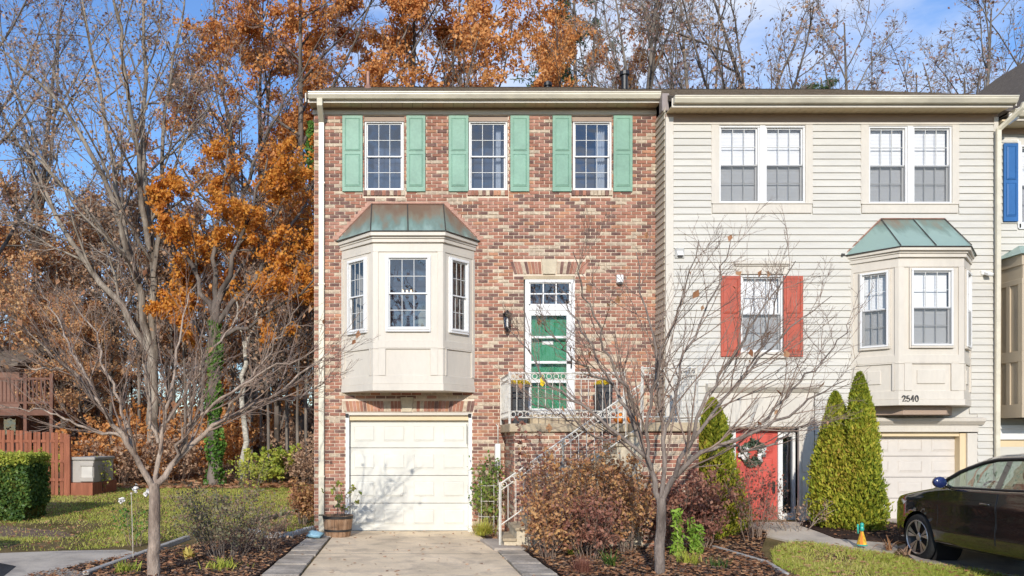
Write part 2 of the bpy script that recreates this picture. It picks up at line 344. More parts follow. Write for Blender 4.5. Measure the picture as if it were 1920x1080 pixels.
# ------------------------------------------------------------ building parts
def window(house, T, w, h, mt=None, blind=False, cols=3, rows=2, screen=False, curtain=None, room=None, frame=.034, rd=.6):
    """double hung window; local x across, y inward, z up; T maps to the world"""
    mt = mt or m_vinyl
    root = thing('window', None, None, tuple(T @ Vector((w / 2, 0, 0))), parent=house)
    f = MB(T); e = frame
    f.box(0, w, -.02, .09, 0, e); f.box(0, w, -.02, .09, h - e, h); f.box(0, e, -.018, .088, e, h - e); f.box(w - e, w, -.018, .088, e, h - e)
    f.build('frame', mt, root, bevel=.004)
    mid = h / 2
    for k, (z0, z1, y0) in enumerate(((mid - .02, h - e, .02), (e, mid + .02, .05))):
        s = MB(T); st = .026
        s.box(e, w - e, y0, y0 + .025, z0, z0 + st); s.box(e, w - e, y0, y0 + .025, z1 - st, z1)
        s.box(e, e + st, y0 + .001, y0 + .024, z0 + st, z1 - st); s.box(w - e - st, w - e, y0 + .001, y0 + .024, z0 + st, z1 - st)
        s.build('sash', mt, root, bevel=.003)
        gx0, gx1, gz0, gz1 = e + st, w - e - st, z0 + st, z1 - st
        b = MB(T); q = .0055
        for i in range(1, cols):
            x = gx0 + (gx1 - gx0) * i / cols; b.box(x - q, x + q, y0 + .004, y0 + .020, gz0, gz1)
        for j in range(1, rows):
            z = gz0 + (gz1 - gz0) * j / rows; b.box(gx0, gx1, y0 + .002, y0 + .018, z - q, z + q)
        b.build('muntin', m_muntin, root)
        for i in range(cols):
            for j in range(rows):
                xa = gx0 + (gx1 - gx0) * i / cols; xb = gx0 + (gx1 - gx0) * (i + 1) / cols
                za = gz0 + (gz1 - gz0) * j / rows; zb = gz0 + (gz1 - gz0) * (j + 1) / rows
                p = MB(T); p.quad((xa, y0 + .012, za), (xb, y0 + .012, za), (xb, y0 + .012, zb), (xa, y0 + .012, zb))
                p.build('pane', m_glassb if blind else m_glass, root, recalc=False)
    if screen:
        s = MB(T); s.quad((e, -.004, e), (w - e, -.004, e), (w - e, -.004, mid), (e, -.004, mid)); s.build('insect_screen', m_screen, root, recalc=False)
    if blind:
        b = MB(T); z = e
        while z < h - e - .07:
            b.quad((e, .105, z), (w - e, .105, z), (w - e, .113, z + .0285), (e, .113, z + .0285)); z += .0265
        b.build('blind', m_blind, root, kind='stuff', recalc=False)
        b = MB(T); b.box(e, w - e, .10, .14, h - e - .05, h - e); b.build('blind_headrail', m_blind, root)
    if curtain:
        b = MB(T); c0, c1 = curtain; n = 12; vs = []; fs = []
        for i in range(n + 1):
            x = c0 + (c1 - c0) * i / n; y = .2 + .025 * math.sin(i * 2.1); dx = .07 * w * (i / n)
            vs += [(x, y, e), (x + (c1 - c0) * .0, y, h - e)]
        fs = [(2 * i, 2 * i + 2, 2 * i + 3, 2 * i + 1) for i in range(n)]; b.add(vs, fs); b.build('curtain', m_curtain, root, smooth=True, recalc=False)
    b = MB(T); D = rd if not blind else .16; a = -.02
    b.quad((a, D, a), (w - a, D, a), (w - a, D, h - a), (a, D, h - a)); b.quad((a, .09, a), (a, D, a), (a, D, h - a), (a, .09, h - a)); b.quad((w - a, .09, a), (w - a, D, a), (w - a, D, h - a), (w - a, .09, h - a))
    b.quad((a, .09, a), (w - a, .09, a), (w - a, D, a), (a, D, a)); b.quad((a, .09, h - a), (w - a, .09, h - a), (w - a, D, h - a), (a, D, h - a))
    b.build('room', m_dark_room, root, recalc=False)
    return root
def panelled(name, T, w, h, panels, mt, parent, t=.03, proud=.012, inset=.03, sub='raised_panel', body=True):
    """flat slab with raised panels; each panel a child"""
    b = MB(T); b.box(0, w, -t, 0, 0, h); o = b.build(name, mt, parent, bevel=.004)
    for x0, x1, z0, z1 in panels:
        p = MB(T); i = inset
        # groove frame + bevelled field
        y0, y1 = -t - .002, -t - proud
        p.add([(x0, y0, z0), (x1, y0, z0), (x1, y0, z1), (x0, y0, z1), (x0 + i, y1, z0 + i), (x1 - i, y1, z0 + i), (x1 - i, y1, z1 - i), (x0 + i, y1, z1 - i)],
              [(0, 1, 5, 4), (1, 2, 6, 5), (2, 3, 7, 6), (3, 0, 4, 7), (4, 5, 6, 7)])
        q = MB(T); g = .009; y = -t - .011
        q = p
        q.box(x0 - g, x1 + g, y, -t + .001, z0 - g, z0); q.box(x0 - g, x1 + g, y, -t + .001, z1, z1 + g); q.box(x0 - g, x0, y, -t + .001, z0, z1); q.box(x1, x1 + g, y, -t + .001, z0, z1)
        p.build(sub, mt, o, recalc=False)
    return o
def shutter(house, px0, px1, py0, py1, mt, Y=0.):
    x0, x1, z0, z1 = PX(px0, Y), PX(px1, Y), PZ(py1, Y), PZ(py0, Y); w, h = x1 - x0, z1 - z0
    T = Matrix.Translation((x0, Y - .015, z0)); s = .055
    return panelled('shutter', T, w, h, [(s, w - s, .11, h * .487), (s, w - s, h * .54, h - .06)], mt, house, t=.03, inset=.022)
def siding(wall, T, x0, x1, z0, z1, holes, mt, ex=.1315, lip=.028, jog=True):
    z = z0
    while z < z1 - .02:
        zt = min(z + ex, z1)
        for a, b in spans(x0, x1, holes, z + .01, zt - .01):
            s = MB(T); s.add([(a, -lip, z), (b, -lip, z), (b, -.006, zt + .004), (a, -.006, zt + .004), (a, 0, z), (b, 0, z), (b, 0, zt + .004), (a, 0, zt + .004)],
                [(0, 1, 2, 3), (0, 4, 5, 1), (0, 3, 7, 4), (1, 5, 6, 2), (3, 2, 6, 7)]); s.build('siding_board', mt, wall, recalc=False)
        z += ex
def gutter(parent, x0, x1, y, z, name='gutter', mt=None):
    """K-style gutter: y is the fascia plane, z the top lip"""
    mt = mt or m_gutter; p = [(y, z), (y - .13, z), (y - .13, z - .022), (y - .118, z - .03), (y - .118, z - .055), (y - .075, z - .12), (y, z - .12)]
    b = MB(); b.profx(p, x0, x1); return b.build(name, mt, parent, bevel=.003)
def downspout(parent, pts, w=.075, d=.055, mt=None):
    b = MB()
    P = [Vector(p) for p in pts]
    for i in range(len(P) - 1):
        a, c = P[i], P[i + 1]; t = (c - a).normalized(); u = Vector((1, 0, 0)); 
        if abs(t.x) > .9: u = Vector((0, 0, 1))
        u = (u - t * u.dot(t)).normalized(); v = t.cross(u); a2 = a - t * .02; c2 = c + t * .02; q = []
        for p in (a2, c2):
            for su, sv in ((-1, -1), (1, -1), (1, 1), (-1, 1)): q.append(p + u * su * w / 2 + v * sv * d / 2)
        b.add(q, [(0, 1, 2, 3), (7, 6, 5, 4), (0, 4, 5, 1), (1, 5, 6, 2), (2, 6, 7, 3), (3, 7, 4, 0)])
    o = b.build('downspout', mt or m_gutter, parent, bevel=.008); return o
m_screen = bpy.data.materials.new('insect_screen'); m_screen.use_nodes = True
_n = m_screen.node_tree.nodes; _l = m_screen.node_tree.links; _t = _n.new('ShaderNodeBsdfTransparent'); _m = _n.new('ShaderNodeMixShader'); _m.inputs[0].default_value = .38
_n['Principled BSDF'].inputs['Base Color'].default_value = (.10, .11, .115, 1); _n['Principled BSDF'].inputs['Roughness'].default_value = .8
_l.new(_t.outputs[0], _m.inputs[1]); _l.new(_n['Principled BSDF'].outputs[0], _m.inputs[2]); _l.new(_m.outputs[0], _n['Material Output'].inputs['Surface'])
TI = Matrix.Identity(4)
def TR(x, y, z, rz=0): return Matrix.Translation((x, y, z)) @ Matrix.Rotation(rz, 4, 'Z')

def bay(house, Yw, xc, hw, hf, p, z_eave, z_fas, z_top, z_win0, z_win1, z_band, z_bot, z_lip, top0, top1, win_f, win_s, blind, seams, panels_small=False):
    """canted bay: wall plane Yw, half width hw on the wall and hf at the front, projection p"""
    def ring(ov, yo=0): # plan outline of the bay with overhang ov
        k = ov * .6
        return [(xc - hw - k, Yw + .01), (xc - hf - k * .55, Yw - p - ov), (xc + hf + k * .55, Yw - p - ov), (xc + hw + k, Yw + .01)]
    b = MB(); b.ext(ring(-.01), z_bot + .02, z_bot + .06); b.ext(ring(-.01), z_fas - .03, z_fas + .0); b.build('bay_wall', m_cream2, house)
    b = MB(); b.ext(ring(.12), z_fas + .09, z_eave); b.ext(ring(.07), z_fas + .05, z_fas + .088); b.ext(ring(.045), z_fas - .02, z_fas + .048); b.build('bay_cornice', m_cream2, house, bevel=.005)
    b = MB(); b.ext(ring(.0), z_fas - .19, z_fas - .022); b.build('bay_frieze', m_cream2, house, bevel=.004)
    b = MB(); b.ext(ring(.0), z_band - .14, z_band); b.ext(ring(.012), z_band - .165, z_band - .142); b.build('bay_sill_band', m_cream2, house, bevel=.004)
    b = MB(); b.ext(ring(.02), z_lip, z_bot + .03); b.ext(ring(-.002), z_bot + .032, z_bot + .19); b.build('bay_base', m_cream2, house, bevel=.004)
    # faces as frames
    A = Vector((xc - hw, Yw)); B = Vector((xc - hf, Yw - p)); C = Vector((xc + hf, Yw - p)); D = Vector((xc + hw, Yw))
    for (P, Q, ww, front) in ((A, B, win_s, False), (B, C, win_f, True), (C, D, win_s, False)):
        L = (Q - P).length; ang = math.atan2(Q.y - P.y, Q.x - P.x); T = TR(P.x, P.y, 0, ang)
        w = ww; x0 = (L - w) / 2 + (0 if front else (.015 if P is A else -.015))
        b = MB(T); holed_wall(b, 0, L, z_bot, z_fas, .02, [(x0, x0 + w, z_win0, z_win1)], .10); b.build('bay_wall', m_cream2, house, recalc=False)
        # corner stiles, panel frame below
        b = MB(T); st = .10 if front else .07
        for u0, u1 in ((.0, st), (L - st, L)):
            b = MB(T); b.box(u0, u1, -.001, .04, z_bot + .19, z_fas - .19)
            b.build('bay_stile', m_cream2, house, bevel=.003)
        b = MB(T); c = .028
        b.box(x0 - c, x0, -.018, .03, z_win0 - .04, z_win1 + c); b.box(x0 + w, x0 + w + c, -.018, .03, z_win0 - .04, z_win1 + c); b.box(x0, x0 + w, -.019, .03, z_win1, z_win1 + c - .003); b.box(x0, x0 + w, -.03, .03, z_win0 - .04, z_win0)
        b.build('window_casing', m_vinyl if not blind else m_cream2, house, bevel=.004)
        window(house, T @ Matrix.Translation((x0, -.022, z_win0)), w, z_win1 - z_win0, blind=blind, screen=blind, rd=.34)
        zp0, zp1 = z_bot + .22, z_band - .18
        px_, px1_ = (st + .0, L - st)
        b = MB(T); m_ = .14 if front else .04
        for u0, u1 in ((px_, px_ + m_), (px1_ - m_, px1_)):
            b = MB(T); b.box(u0, u1, -.012, .035, zp0 - .03, zp1 + .015); b.build('bay_stile', m_cream2, house, bevel=.003)
        if panels_small:
            cx = L / 2; hwp = .26 if front else .12
            pb = MB(T); pb.box(cx - hwp, cx + hwp, .0, .03, (zp0 + zp1) / 2 - .13, (zp0 + zp1) / 2 + .13); pb.build('bay_panel', m_cream2, house, bevel=.012)
    # copper roof: three hipped faces with standing seams
    ov = .13; k = ov * .6
    E = [Vector((xc - hw - k - .02, Yw, z_eave + .004)), Vector((xc - hf - k * .55, Yw - p - ov, z_eave + .004)), Vector((xc + hf + k * .55, Yw - p - ov, z_eave + .004)), Vector((xc + hw + k + .02, Yw, z_eave + .004))]
    U = [Vector((top0, Yw - .03, z_top)), Vector((top1, Yw - .03, z_top))]
    roof = thing('bay_roof', None, None, tuple((E[1] + E[2]) / 2), parent=house)
    def face(pts):
        b = MB(); n = (pts[1] - pts[0]).cross(pts[2] - pts[1]).normalized() * .025
        q = len(pts); b.add([*pts, *[v - n if n.z > 0 else v + n for v in pts]], [tuple(range(q)), tuple(range(2 * q - 1, q - 1, -1))] + [(i, q + i, q + (i + 1) % q, (i + 1) % q) for i in range(q)])
        b.build('copper_panel', m_copper, roof)
    face([E[0], E[1], U[0]]); 
    fr = [0] + seams + [1]
    for a, c in zip(fr[:-1], fr[1:]):
        face([E[1].lerp(E[2], a), E[1].lerp(E[2], c), U[0].lerp(U[1], c), U[0].lerp(U[1], a)])
    face([E[2], E[3], U[1]])
    up = Vector((0, -.01, .022))
    for a in fr:
        b = MB(); b.tube([E[1].lerp(E[2], a) + up * .6, U[0].lerp(U[1], a) + up * .6], .011, 4); b.build('seam', m_seam, roof)
    for a, c in ((E[0], U[0]), (U[1], E[3])):
        b = MB(); b.tube([a + up * .5, c + up * .5], .016, 5); b.build('edge_flashing', m_flash, roof)
    b = MB(); b.tube([U[0] + up * .6, U[1] + up * .6], .014, 5); b.build('edge_flashing', m_flash, roof)
    b = MB()
    for i in range(3): b.tube([E[i] + Vector((0, -.004, -.008)), E[i + 1] + Vector((0, -.004, -.008))], .011, 4)
    b.build('drip_edge', m_seam, roof)
    return E, U

def garage_door(house, T, w, h, mt):
    root = thing('garage_door', None, None, tuple(T @ Vector((w / 2, 0, 0))), parent=house)
    sh = h / 4
    for j in range(4):
        b = MB(T); b.box(0, w, 0, .04, j * sh + .004, (j + 1) * sh - .004); b.build('door_section', mt, root, bevel=.006)
        for i in range(4):
            pw = w / 4; x0 = i * pw + pw * .14; x1 = (i + 1) * pw - pw * .14; z0 = j * sh + sh * .24; z1 = (j + 1) * sh - sh * .2; g = .02
            p = MB(T); y0 = -.003
            p.box(x0, x1, -.007, .001, z0, z0 + .012); p.box(x0, x1, -.007, .001, z1 - .012, z1); p.box(x0, x0 + .012, -.007, .001, z0 + .012, z1 - .012); p.box(x1 - .012, x1, -.007, .001, z0 + .012, z1 - .012)
            i2 = .035
            p.add([(x0 + .012, .0, z0 + .012), (x1 - .012, .0, z0 + .012), (x1 - .012, .0, z1 - .012), (x0 + .012, .0, z1 - .012), (x0 + i2, -.011, z0 + i2), (x1 - i2, -.011, z0 + i2), (x1 - i2, -.011, z1 - i2), (x0 + i2, -.011, z1 - i2)],
                  [(0, 1, 5, 4), (1, 2, 6, 5), (2, 3, 7, 6), (3, 0, 4, 7), (4, 5, 6, 7)])
            p.build('door_panel', mt, root, recalc=False)
    b = MB(T); b.box(0, w, -.002, .042, -.03, .002); b.build('bottom_seal', m_black, root)
    return root
def flat_arch(house, x0, x1, z0, z1, key0, key1, kz1, n, Y, lean=.1):
    """soldier bricks leaning away from a keystone"""
    for side in (-1, 1):
        a, c = (x0, key0) if side < 0 else (key1, x1)
        for i in range(n):
            u0, u1 = a + (c - a) * i / n, a + (c - a) * (i + 1) / n; xm = (key0 + key1) / 2
            f = lambda u: u + (u - xm) * lean
            cl = random.choices(range(5), (30, 18, 22, 10, 20))[0]
            b = MB(); g = .005; b.prism([(u0 + g, z0), (u1 - g, z0), (f(u1) - g, z1), (f(u0) + g, z1)], Y - .015 + random.uniform(-.002, .002), Y + .01)
            b.build('arch_brick', BR[cl], house)
    b = MB(); b.prism([(key0 + .02, z0 - .01), (key1 - .02, z0 - .01), (key1 + .015, kz1), (key0 - .015, kz1)], Y - .035, Y + .01); b.build('keystone', m_stone, house, bevel=.006)

# ============================================================ BRICK TOWNHOUSE
X0, X1, ZT = -1.864, 4.93, 8.28
bh = thing('brick_townhouse', 'red brick townhouse with green shutters, canted cream bay and one-car garage', 'house', (1.53, .1, 0))
holes = []
WUP = [(683, 758), (878, 952), (1073, 1147)]
for a, b in WUP: holes.append((PX(a), PX(b), PZ(357), ZT - .01))
gar = (PX(648), PX(885), -.3, PZ(773)); holes.append(gar)
dor = (PX(982), PX(1078), PZ(778), PZ(517)); holes.append(dor)
bayh = (-1.26, 1.26, 2.95, 5.6)
w_ = MB(); holed_wall(w_, X0, X1, -.3, ZT, .004, holes, .16)
w_.quad((X0, .004, -.3), (X0, 10.4, -.3), (X0, 10.4, ZT + .1), (X0, .004, ZT + .1)); w_.quad((X1, .004, -.3), (X1, 10.4, -.3), (X1, 10.4, ZT + .1), (X1, .004, ZT + .1)); w_.quad((X0, 10.4, -.3), (X1, 10.4, -.3), (X1, 10.4, ZT + .1), (X0, 10.4, ZT + .1))
w_.prism([(X0, ZT), (X1, ZT), (X1, ZT + .1), (X0, ZT + .1)], .002, .1)
wall = w_.build('wall', m_mortar, bh, recalc=False)
bhol = [(a, b, c, d) for a, b, c, d in holes] + [bayh]
for a, b in WUP: bhol.append((PX(a - 3), PX(b + 2), PZ(367.3), PZ(356)))
bhol.append((PX(962), PX(1098), PZ(514), PZ(489))); bhol.append((PX(641), PX(889), PZ(774), PZ(750.5)))
bx = brick_boxes(X0, X1, -.06, ZT, bhol)
lay_bricks(wall, TR(0, 0, 0), bx, lambda u, z: (z > 4.0 and z < 6.9 and u > 1.6 and u < 4.7) or (z > 6.55 and z < 7.2 and u > 1.5), limit=295)
for a, b in WUP:                                         # rowlock sills, lintels
    n = 11; xa, xb = PX(a - 2), PX(b + 1)
    for i in range(n):
        u0, u1 = xa + (xb - xa) * i / n, xa + (xb - xa) * (i + 1) / n
        q = MB(); q.box(u0 + .004, u1 - .004, -.03, .12, PZ(366.8), PZ(357.6)); q.build('sill_brick', BR[random.choices(range(5), (25, 15, 25, 5, 30))[0]], bh)
    q = MB(); q.box(PX(a), PX(b), .012, .12, PZ(227), PZ(218)); q.build('lintel', m_frieze, bh, bevel=.003)
flat_arch(bh, PX(964), PX(1096), PZ(513.5), PZ(491), PX(1016), PX(1043), PZ(486), 9, 0, .12)
flat_arch(bh, PX(644), PX(887), PZ(771.5), PZ(752), PX(752), PX(774), PZ(745), 17, 0, .03)
for k, (a, b) in enumerate(WUP):
    x0, x1, z0, z1 = PX(a + 1, .05), PX(b - 1, .05), PZ(357, .05), PZ(227.5, .05)
    window(bh, TR(x0, .05, z0), x1 - x0, z1 - z0, curtain=[None, (.56, .66), (.50, .68)][k])
for a, b in ((642, 680), (762, 797.5), (841, 878), (956.5, 992), (1035.5, 1071), (1149.5, 1185)):
    shutter(bh, a, b, 218, 360, m_green)
# bay
BZ = dict(z_eave=5.775, z_fas=5.60, z_top=6.50, z_win0=3.93, z_win1=5.32, z_band=3.73, z_bot=2.87, z_lip=2.77)
E, U = bay(bh, -.0, 0., 1.335, .665, .70, top0=PX(697), top1=PX(831), win_f=.80, win_s=.52, blind=False, seams=[.5], **BZ)
for (a, c, sgn) in ((E[0], U[0], -1), (E[3], U[1], 1)):    # stepped flashing on the brick
    for i in range(10):
        p = a.lerp(c, (i + .5) / 10); q = MB(); x = p.x + sgn * .035; q.box(x - .062, x + .062, -.021, -.012, p.z - .01, p.z + .065); q.build('step_flashing', m_flash, bh)
q = MB(); q.box(U[0].x - .1, U[1].x + .1, -.022, -.012, U[0].z - .02, U[0].z + .06); q.build('step_flashing', m_flash, bh)
# lit candelabra inside the bay
ch = thing('chandelier', 'small lit candle chandelier glowing behind the upper middle of the bay window', 'chandelier', (-.02, -.45, 4.55))
q = MB()
q.tube([(-.02, -.45, 4.9), (-.02, -.45, 4.72)], .006, 5); q.tube([(-.1, -.45, 4.66), (-.02, -.45, 4.62), (.06, -.45, 4.66)], .008, 5); q.build('frame', m_black, ch)
m_bulb = bpy.data.materials.new('bulb'); m_bulb.use_nodes = True; e_ = m_bulb.node_tree.nodes['Principled BSDF']; e_.inputs['Emission Color'].default_value = (1, .62, .2, 1); e_.inputs['Emission Strength'].default_value = 5
for x in (-.1, -.02, .06):
    q = MB(); q.lathe([(.004, 0), (.017, .02), (.014, .05), (.002, .075)], (x, -.45, 4.66), 8); q.build('bulb', m_bulb, ch)
q = MB()
cx_, cz_ = .30, 3.95
q.prism([(cx_ - .1, cz_), (cx_ + .1, cz_), (cx_ + .1, cz_ + .3), (cx_ + .05, cz_ + .38), (cx_ - .05, cz_ + .38), (cx_ - .1, cz_ + .3)], -.42, -.38)
tag(q.build('chair_back', M('pale_fabric', (.42, .38, .28), .8), None, bevel=.02), 'pale rounded chair back seen low in the bay window', 'chair')
# garage
gx0, gx1 = PX(655, .14), PX(879, .14)
garage_door(bh, TR(gx0, .14, .012), gx1 - gx0, PZ(788, .14) - .012, m_gdoor)
q = MB(); q.box(gar[0], gar[0] + .07, -.01, .13, 0, gar[3] - .06); q.build('garage_jamb', m_white, bh, bevel=.004)
q = MB(); q.box(gar[1] - .07, gar[1], -.01, .13, 0, gar[3] - .06); q.build('garage_jamb', m_white, bh, bevel=.004)
q = MB(); q.box(gar[0], gar[1], -.015, .05, gar[3] - .06, gar[3] - .005); q.build('garage_header', m_cream, bh, bevel=.004)
q = MB(); q.box(gar[0] + .07, gar[1] - .07, .05, .2, gar[3] - .16, gar[3] - .055); q.build('garage_header', m_soffit, bh, bevel=.004)
for s_ in (gar[0] + .03, gar[1] - .05): q = MB(); q.box(s_ - .03, s_ + .03, -.05, -.012, gar[3] - .10, gar[3] - .03); q.build('header_bracket', m_black, bh, bevel=.006)
q = MB(); q.box(gar[1] - .105, gar[1] - .095, .03, .045, 1.75, 2.15); q.build('door_cable', m_seam, bh)
# front door, storm door, transom
dz0 = dor[2]; T = TR(0, .05, 0)
q = MB(); a, b = PX(984, .05), PX(1077, .05); j = .075
zt = PZ(524, .05); q.box(a, a + j, -.0, .16, dz0, zt); q.box(b - j, b, .0, .16, dz0, zt); q.box(a + j, b - j, .002, .158, zt - .07, zt); q.box(a + j, b - j, .002, .158, PZ(583, .05), PZ(573, .05))
q.build('door_frame', m_vinyl, bh, bevel=.005)
q = MB(); q.box(PX(982), PX(1078), .0, .12, PZ(524, 0), PZ(517, 0)); q.build('lintel', m_slab, bh)
tz0, tz1 = PZ(573, .06), PZ(529.5, .06)
tw = thing('transom_window', None, None, ((a + b) / 2, .06, tz0), parent=bh)
q = MB(); a2, b2 = a + j, b - j; q.box(a2, b2, .03, .08, tz0, tz0 + .03); q.box(a2, b2, .03, .08, tz1 - .03, tz1 - .0); q.box(a2, a2 + .035, .03, .08, tz0, tz1); q.box(b2 - .035, b2, .03, .08, tz0, tz1); q.build('frame', m_vinyl, tw, bevel=.003)
q = MB()
for i in (1, 2): x = a2 + .035 + (b2 - a2 - .07) * i / 3; q.box(x - .012, x + .012, .035, .07, tz0 + .03, tz1 - .03)
q.box(a2 + .035, b2 - .035, .036, .069, (tz0 + tz1) / 2 - .012, (tz0 + tz1) / 2 + .012); q.build('muntin', m_vinyl, tw)
for i in range(3):
    for k in range(2):
        xa = a2 + .035 + (b2 - a2 - .07) * i / 3; xb = xa + (b2 - a2 - .07) / 3; za = tz0 + .03 + (tz1 - tz0 - .06) * k / 2; zb = za + (tz1 - tz0 - .06) / 2
        q = MB(); q.quad((xa, .06, za), (xb, .06, za), (xb, .06, zb), (xa, .06, zb)); q.build('pane', m_glass, tw, recalc=False)
q = MB(); q.box(a2, b2, .5, .52, tz0 - .1, tz1 + .1); q.build('room', m_dark_room, tw)
zdt = PZ(584, .12); gd = panelled('front_door', TR(a2, .20, dz0 + .03), b2 - a2, zdt - dz0 - .03,
    [(.10, .29, 1.45, 1.86), (.36, .55, 1.45, 1.86), (.10, .29, .82, 1.34), (.36, .55, .82, 1.34), (.10, .29, .18, .68), (.36, .55, .18, .68)], m_greenD, bh, t=.05, inset=.03)
q = MB(); q.box((a2 + b2) / 2 - .13, (a2 + b2) / 2 + .09, .132, .147, PZ(646, .12), PZ(639, .12)); q.build('letter_plate', m_white, gd, bevel=.003)
sdn = thing('storm_door', None, None, ((a + b) / 2, .04, dz0), parent=bh)
q = MB(); sx0, sx1 = a2 - .02, b2 + .02; g0, g1 = PX(996, .03), PX(1062, .03); y0, y1 = .012, .048
q.box(sx0, g0, y0, y1, dz0 + .01, zdt); q.box(g1, sx1, y0, y1, dz0 + .01, zdt); q.box(g0, g1, y0, y1, PZ(592, .03), zdt); q.box(g0, g1, y0, y1, dz0 + .01, PZ(766, .03))
for p0, p1 in ((630, 634.5), (677, 682), (713, 718)): q.box(g0, g1, y0 + .004, y1 - .004, PZ(p1, .03), PZ(p0, .03))
q.build('frame', m_vinyl, sdn, bevel=.005)
for p0, p1 in ((592, 630), (634.5, 677), (682, 713), (718, 766)):
    q = MB(); q.quad((g0, .03, PZ(p1, .03)), (g1, .03, PZ(p1, .03)), (g1, .03, PZ(p0, .03)), (g0, .03, PZ(p0, .03))); q.build('pane', m_glassb, sdn, recalc=False)
q = MB(); hx = PX(1070.5); q.box(hx - .014, hx + .014, -.05, -.03, PZ(690), PZ(668)); q.box(hx - .08, hx, -.028, .012, PZ(681), PZ(677)); q.build('handle', m_black, sdn, bevel=.004)
q = MB(); q.box(PX(990), PX(1083), -.32, .0, 2.135, dz0 - .002); q.build('door_step', m_slab, bh, bevel=.01)
# wall fixtures
ln = thing('wall_lantern', None, None, (PX(952), -.1, PZ(622)), parent=bh); lx = PX(951, -.13)
q = MB(); q.box(lx - .05, lx + .05, -.03, -.014, PZ(612), PZ(588)); q.tube([(lx, -.02, PZ(590)), (lx, -.1, PZ(585)), (lx, -.14, PZ(589))], .012, 6)
zt_, zb_ = PZ(588, -.14), PZ(614, -.14); q.lathe([(.09, zt_ - .015), (.09, zt_), (.03, zt_ + .05), (.008, zt_ + .07)], (lx, -.14, 0), 6); q.lathe([(.02, zb_ - .08), (.055, zb_ - .02), (.06, zb_)], (lx, -.14, 0), 6)
for i in range(6): an = i * math.pi / 3; q.tube([(lx + .055 * math.cos(an), -.14 + .055 * math.sin(an), zb_), (lx + .08 * math.cos(an), -.14 + .08 * math.sin(an), zt_)], .007, 4)
q.build('frame', m_black, ln)
q = MB(); q.lathe([(.05, zb_), (.074, zt_ - .015)], (lx, -.14, 0), 6); q.build('lamp_glass', m_glassb, ln, recalc=False)
q = MB(); q.lathe([(.018, zb_), (.018, zb_ + .14), (.004, zb_ + .18)], (lx, -.14, 0), 8); q.build('candle', m_white, ln)
for px, py0, py1, hh, T_ in ((1162.5, 515, 532, bh, 0),):
    q = MB(); x0, x1 = PX(px - 6.5, -.06), PX(px + 6.5, -.06); z0, z1 = PZ(py1, -.06), PZ(py0, -.06)
    q.profx([(-.014, z0), (-.09, z0 + .02), (-.07, z1), (-.014, z1)], x0, x1); v_ = q.build('vent_hood', m_white, bh, bevel=.01)
    q = MB(); q.box(x0 + .03, x1 - .03, -.093, -.02, z0 - .012, z0 + .03); q.build('vent_flap', m_seam, v_)
# eaves and roof
q = MB(); q.box(X0 - .03, X1, -.035, .01, 8.285, 8.37); q.build('frieze_trim', m_cream, bh, bevel=.006)
q = MB(); q.box(X0 - .02, X1, -.012, .05, 8.371, 8.425); q.build('frieze', m_frieze, bh)
n = 34; xs = np.linspace(-1.93, X1, n + 1)
for i in range(n):
    q = MB(); q.box(xs[i] + .003, xs[i + 1] - .003, -.30, .02, 8.425 + (.0), 8.445); q.build('soffit_panel', m_soffit, bh)
q = MB(); q.box(-1.95, X1, -.32, -.30, 8.40, 8.56); q.build('fascia', m_cream, bh)
gutter(bh, -1.93, PX(1240, -.45), -.321, 8.57)
def roof(house, xa, xb, ye, ze, yr, zr, yb, th=.10):
    q = MB(); q.profx([(ye, ze), (yr, zr), (yb, ze), (yb, ze - th), (yr, zr - th), (ye, ze - th)], xa, xb); q.build('roof', m_shingle, house)
    # shingle courses standing a little proud of one another
    k = 0; L = math.hypot(yr - ye, zr - ze); nn = int(L / .14); q = MB()
    uy, uz = (yr - ye) / L, (zr - ze) / L; ny, nz_ = -uz, uy
    for k in range(nn):
        a_, b_ = k * .14, min(L, k * .14 + .15)
        P = lambda s, h: (ye + uy * s + ny * h, ze + uz * s + nz_ * h)
        p = [P(a_, .012), P(b_, .004), P(b_, -.002), P(a_, -.002)]
        x = xa + (k % 2) * .1
        q.profx(p, xa + .001, xb - .001)
    q.build('shingle_course', m_shingle, house, kind='stuff')
    q = MB(); q.profx([(yr - .12, zr - .03), (yr, zr + .025), (yr + .12, zr - .03), (yr, zr + .0)], xa, xb); q.build('ridge_cap', m_dkedge, house)
roof(bh, -1.98, X1 + .05, -.36, 8.575, 5.2, 11.10, 10.76)
for a, b in (((-.36, 8.57), (5.2, 11.09)),):
    q = MB(); q.profx([a, b, (b[0], b[1] - .2), (a[0], a[1] - .17)], -2.0, -1.975); q.build('rake_board', m_cream, bh)
q = MB(); q.prism([(X0, 8.37), (X0 + .02, 8.37), (X0 + .02, 8.4), (X0, 8.4)], 0, 1); 
q = MB(); q.profx([(0, 8.38), (10.4, 8.38), (5.2, 10.9)], X0 + .01, X0 + .05); q.build('gable_wall', m_cream, bh)
def roof_z(y, ye=-.36, ze=8.575, yr=5.2, zr=11.10): return ze + (zr - ze) * (y - ye) / (yr - ye)
for px, Yp, r, h0 in ((690, 4.2, .045, .42),):
    x = PX(px, Yp); z = roof_z(Yp); q = MB(); q.lathe([(.13, -.05), (.06, .06), (r, .1), (r, h0)], (x, Yp, z), 10); q.build('plumbing_vent', m_flash, bh)
for px, Yp, r, h0 in ((1027, 5.3, .07, .22), (1171, 5.4, .085, .55)):
    x = PX(px, Yp); z = roof_z(5.1); q = MB(); q.lathe([(r, -.2), (r, h0 - .1), (r * 1.5, h0 - .09), (r * 1.5, h0), (r * .9, h0 + .03)], (x, Yp, z), 12); q.build('flue_pipe', m_black, bh)
dsx = PX(602.5, -.08)
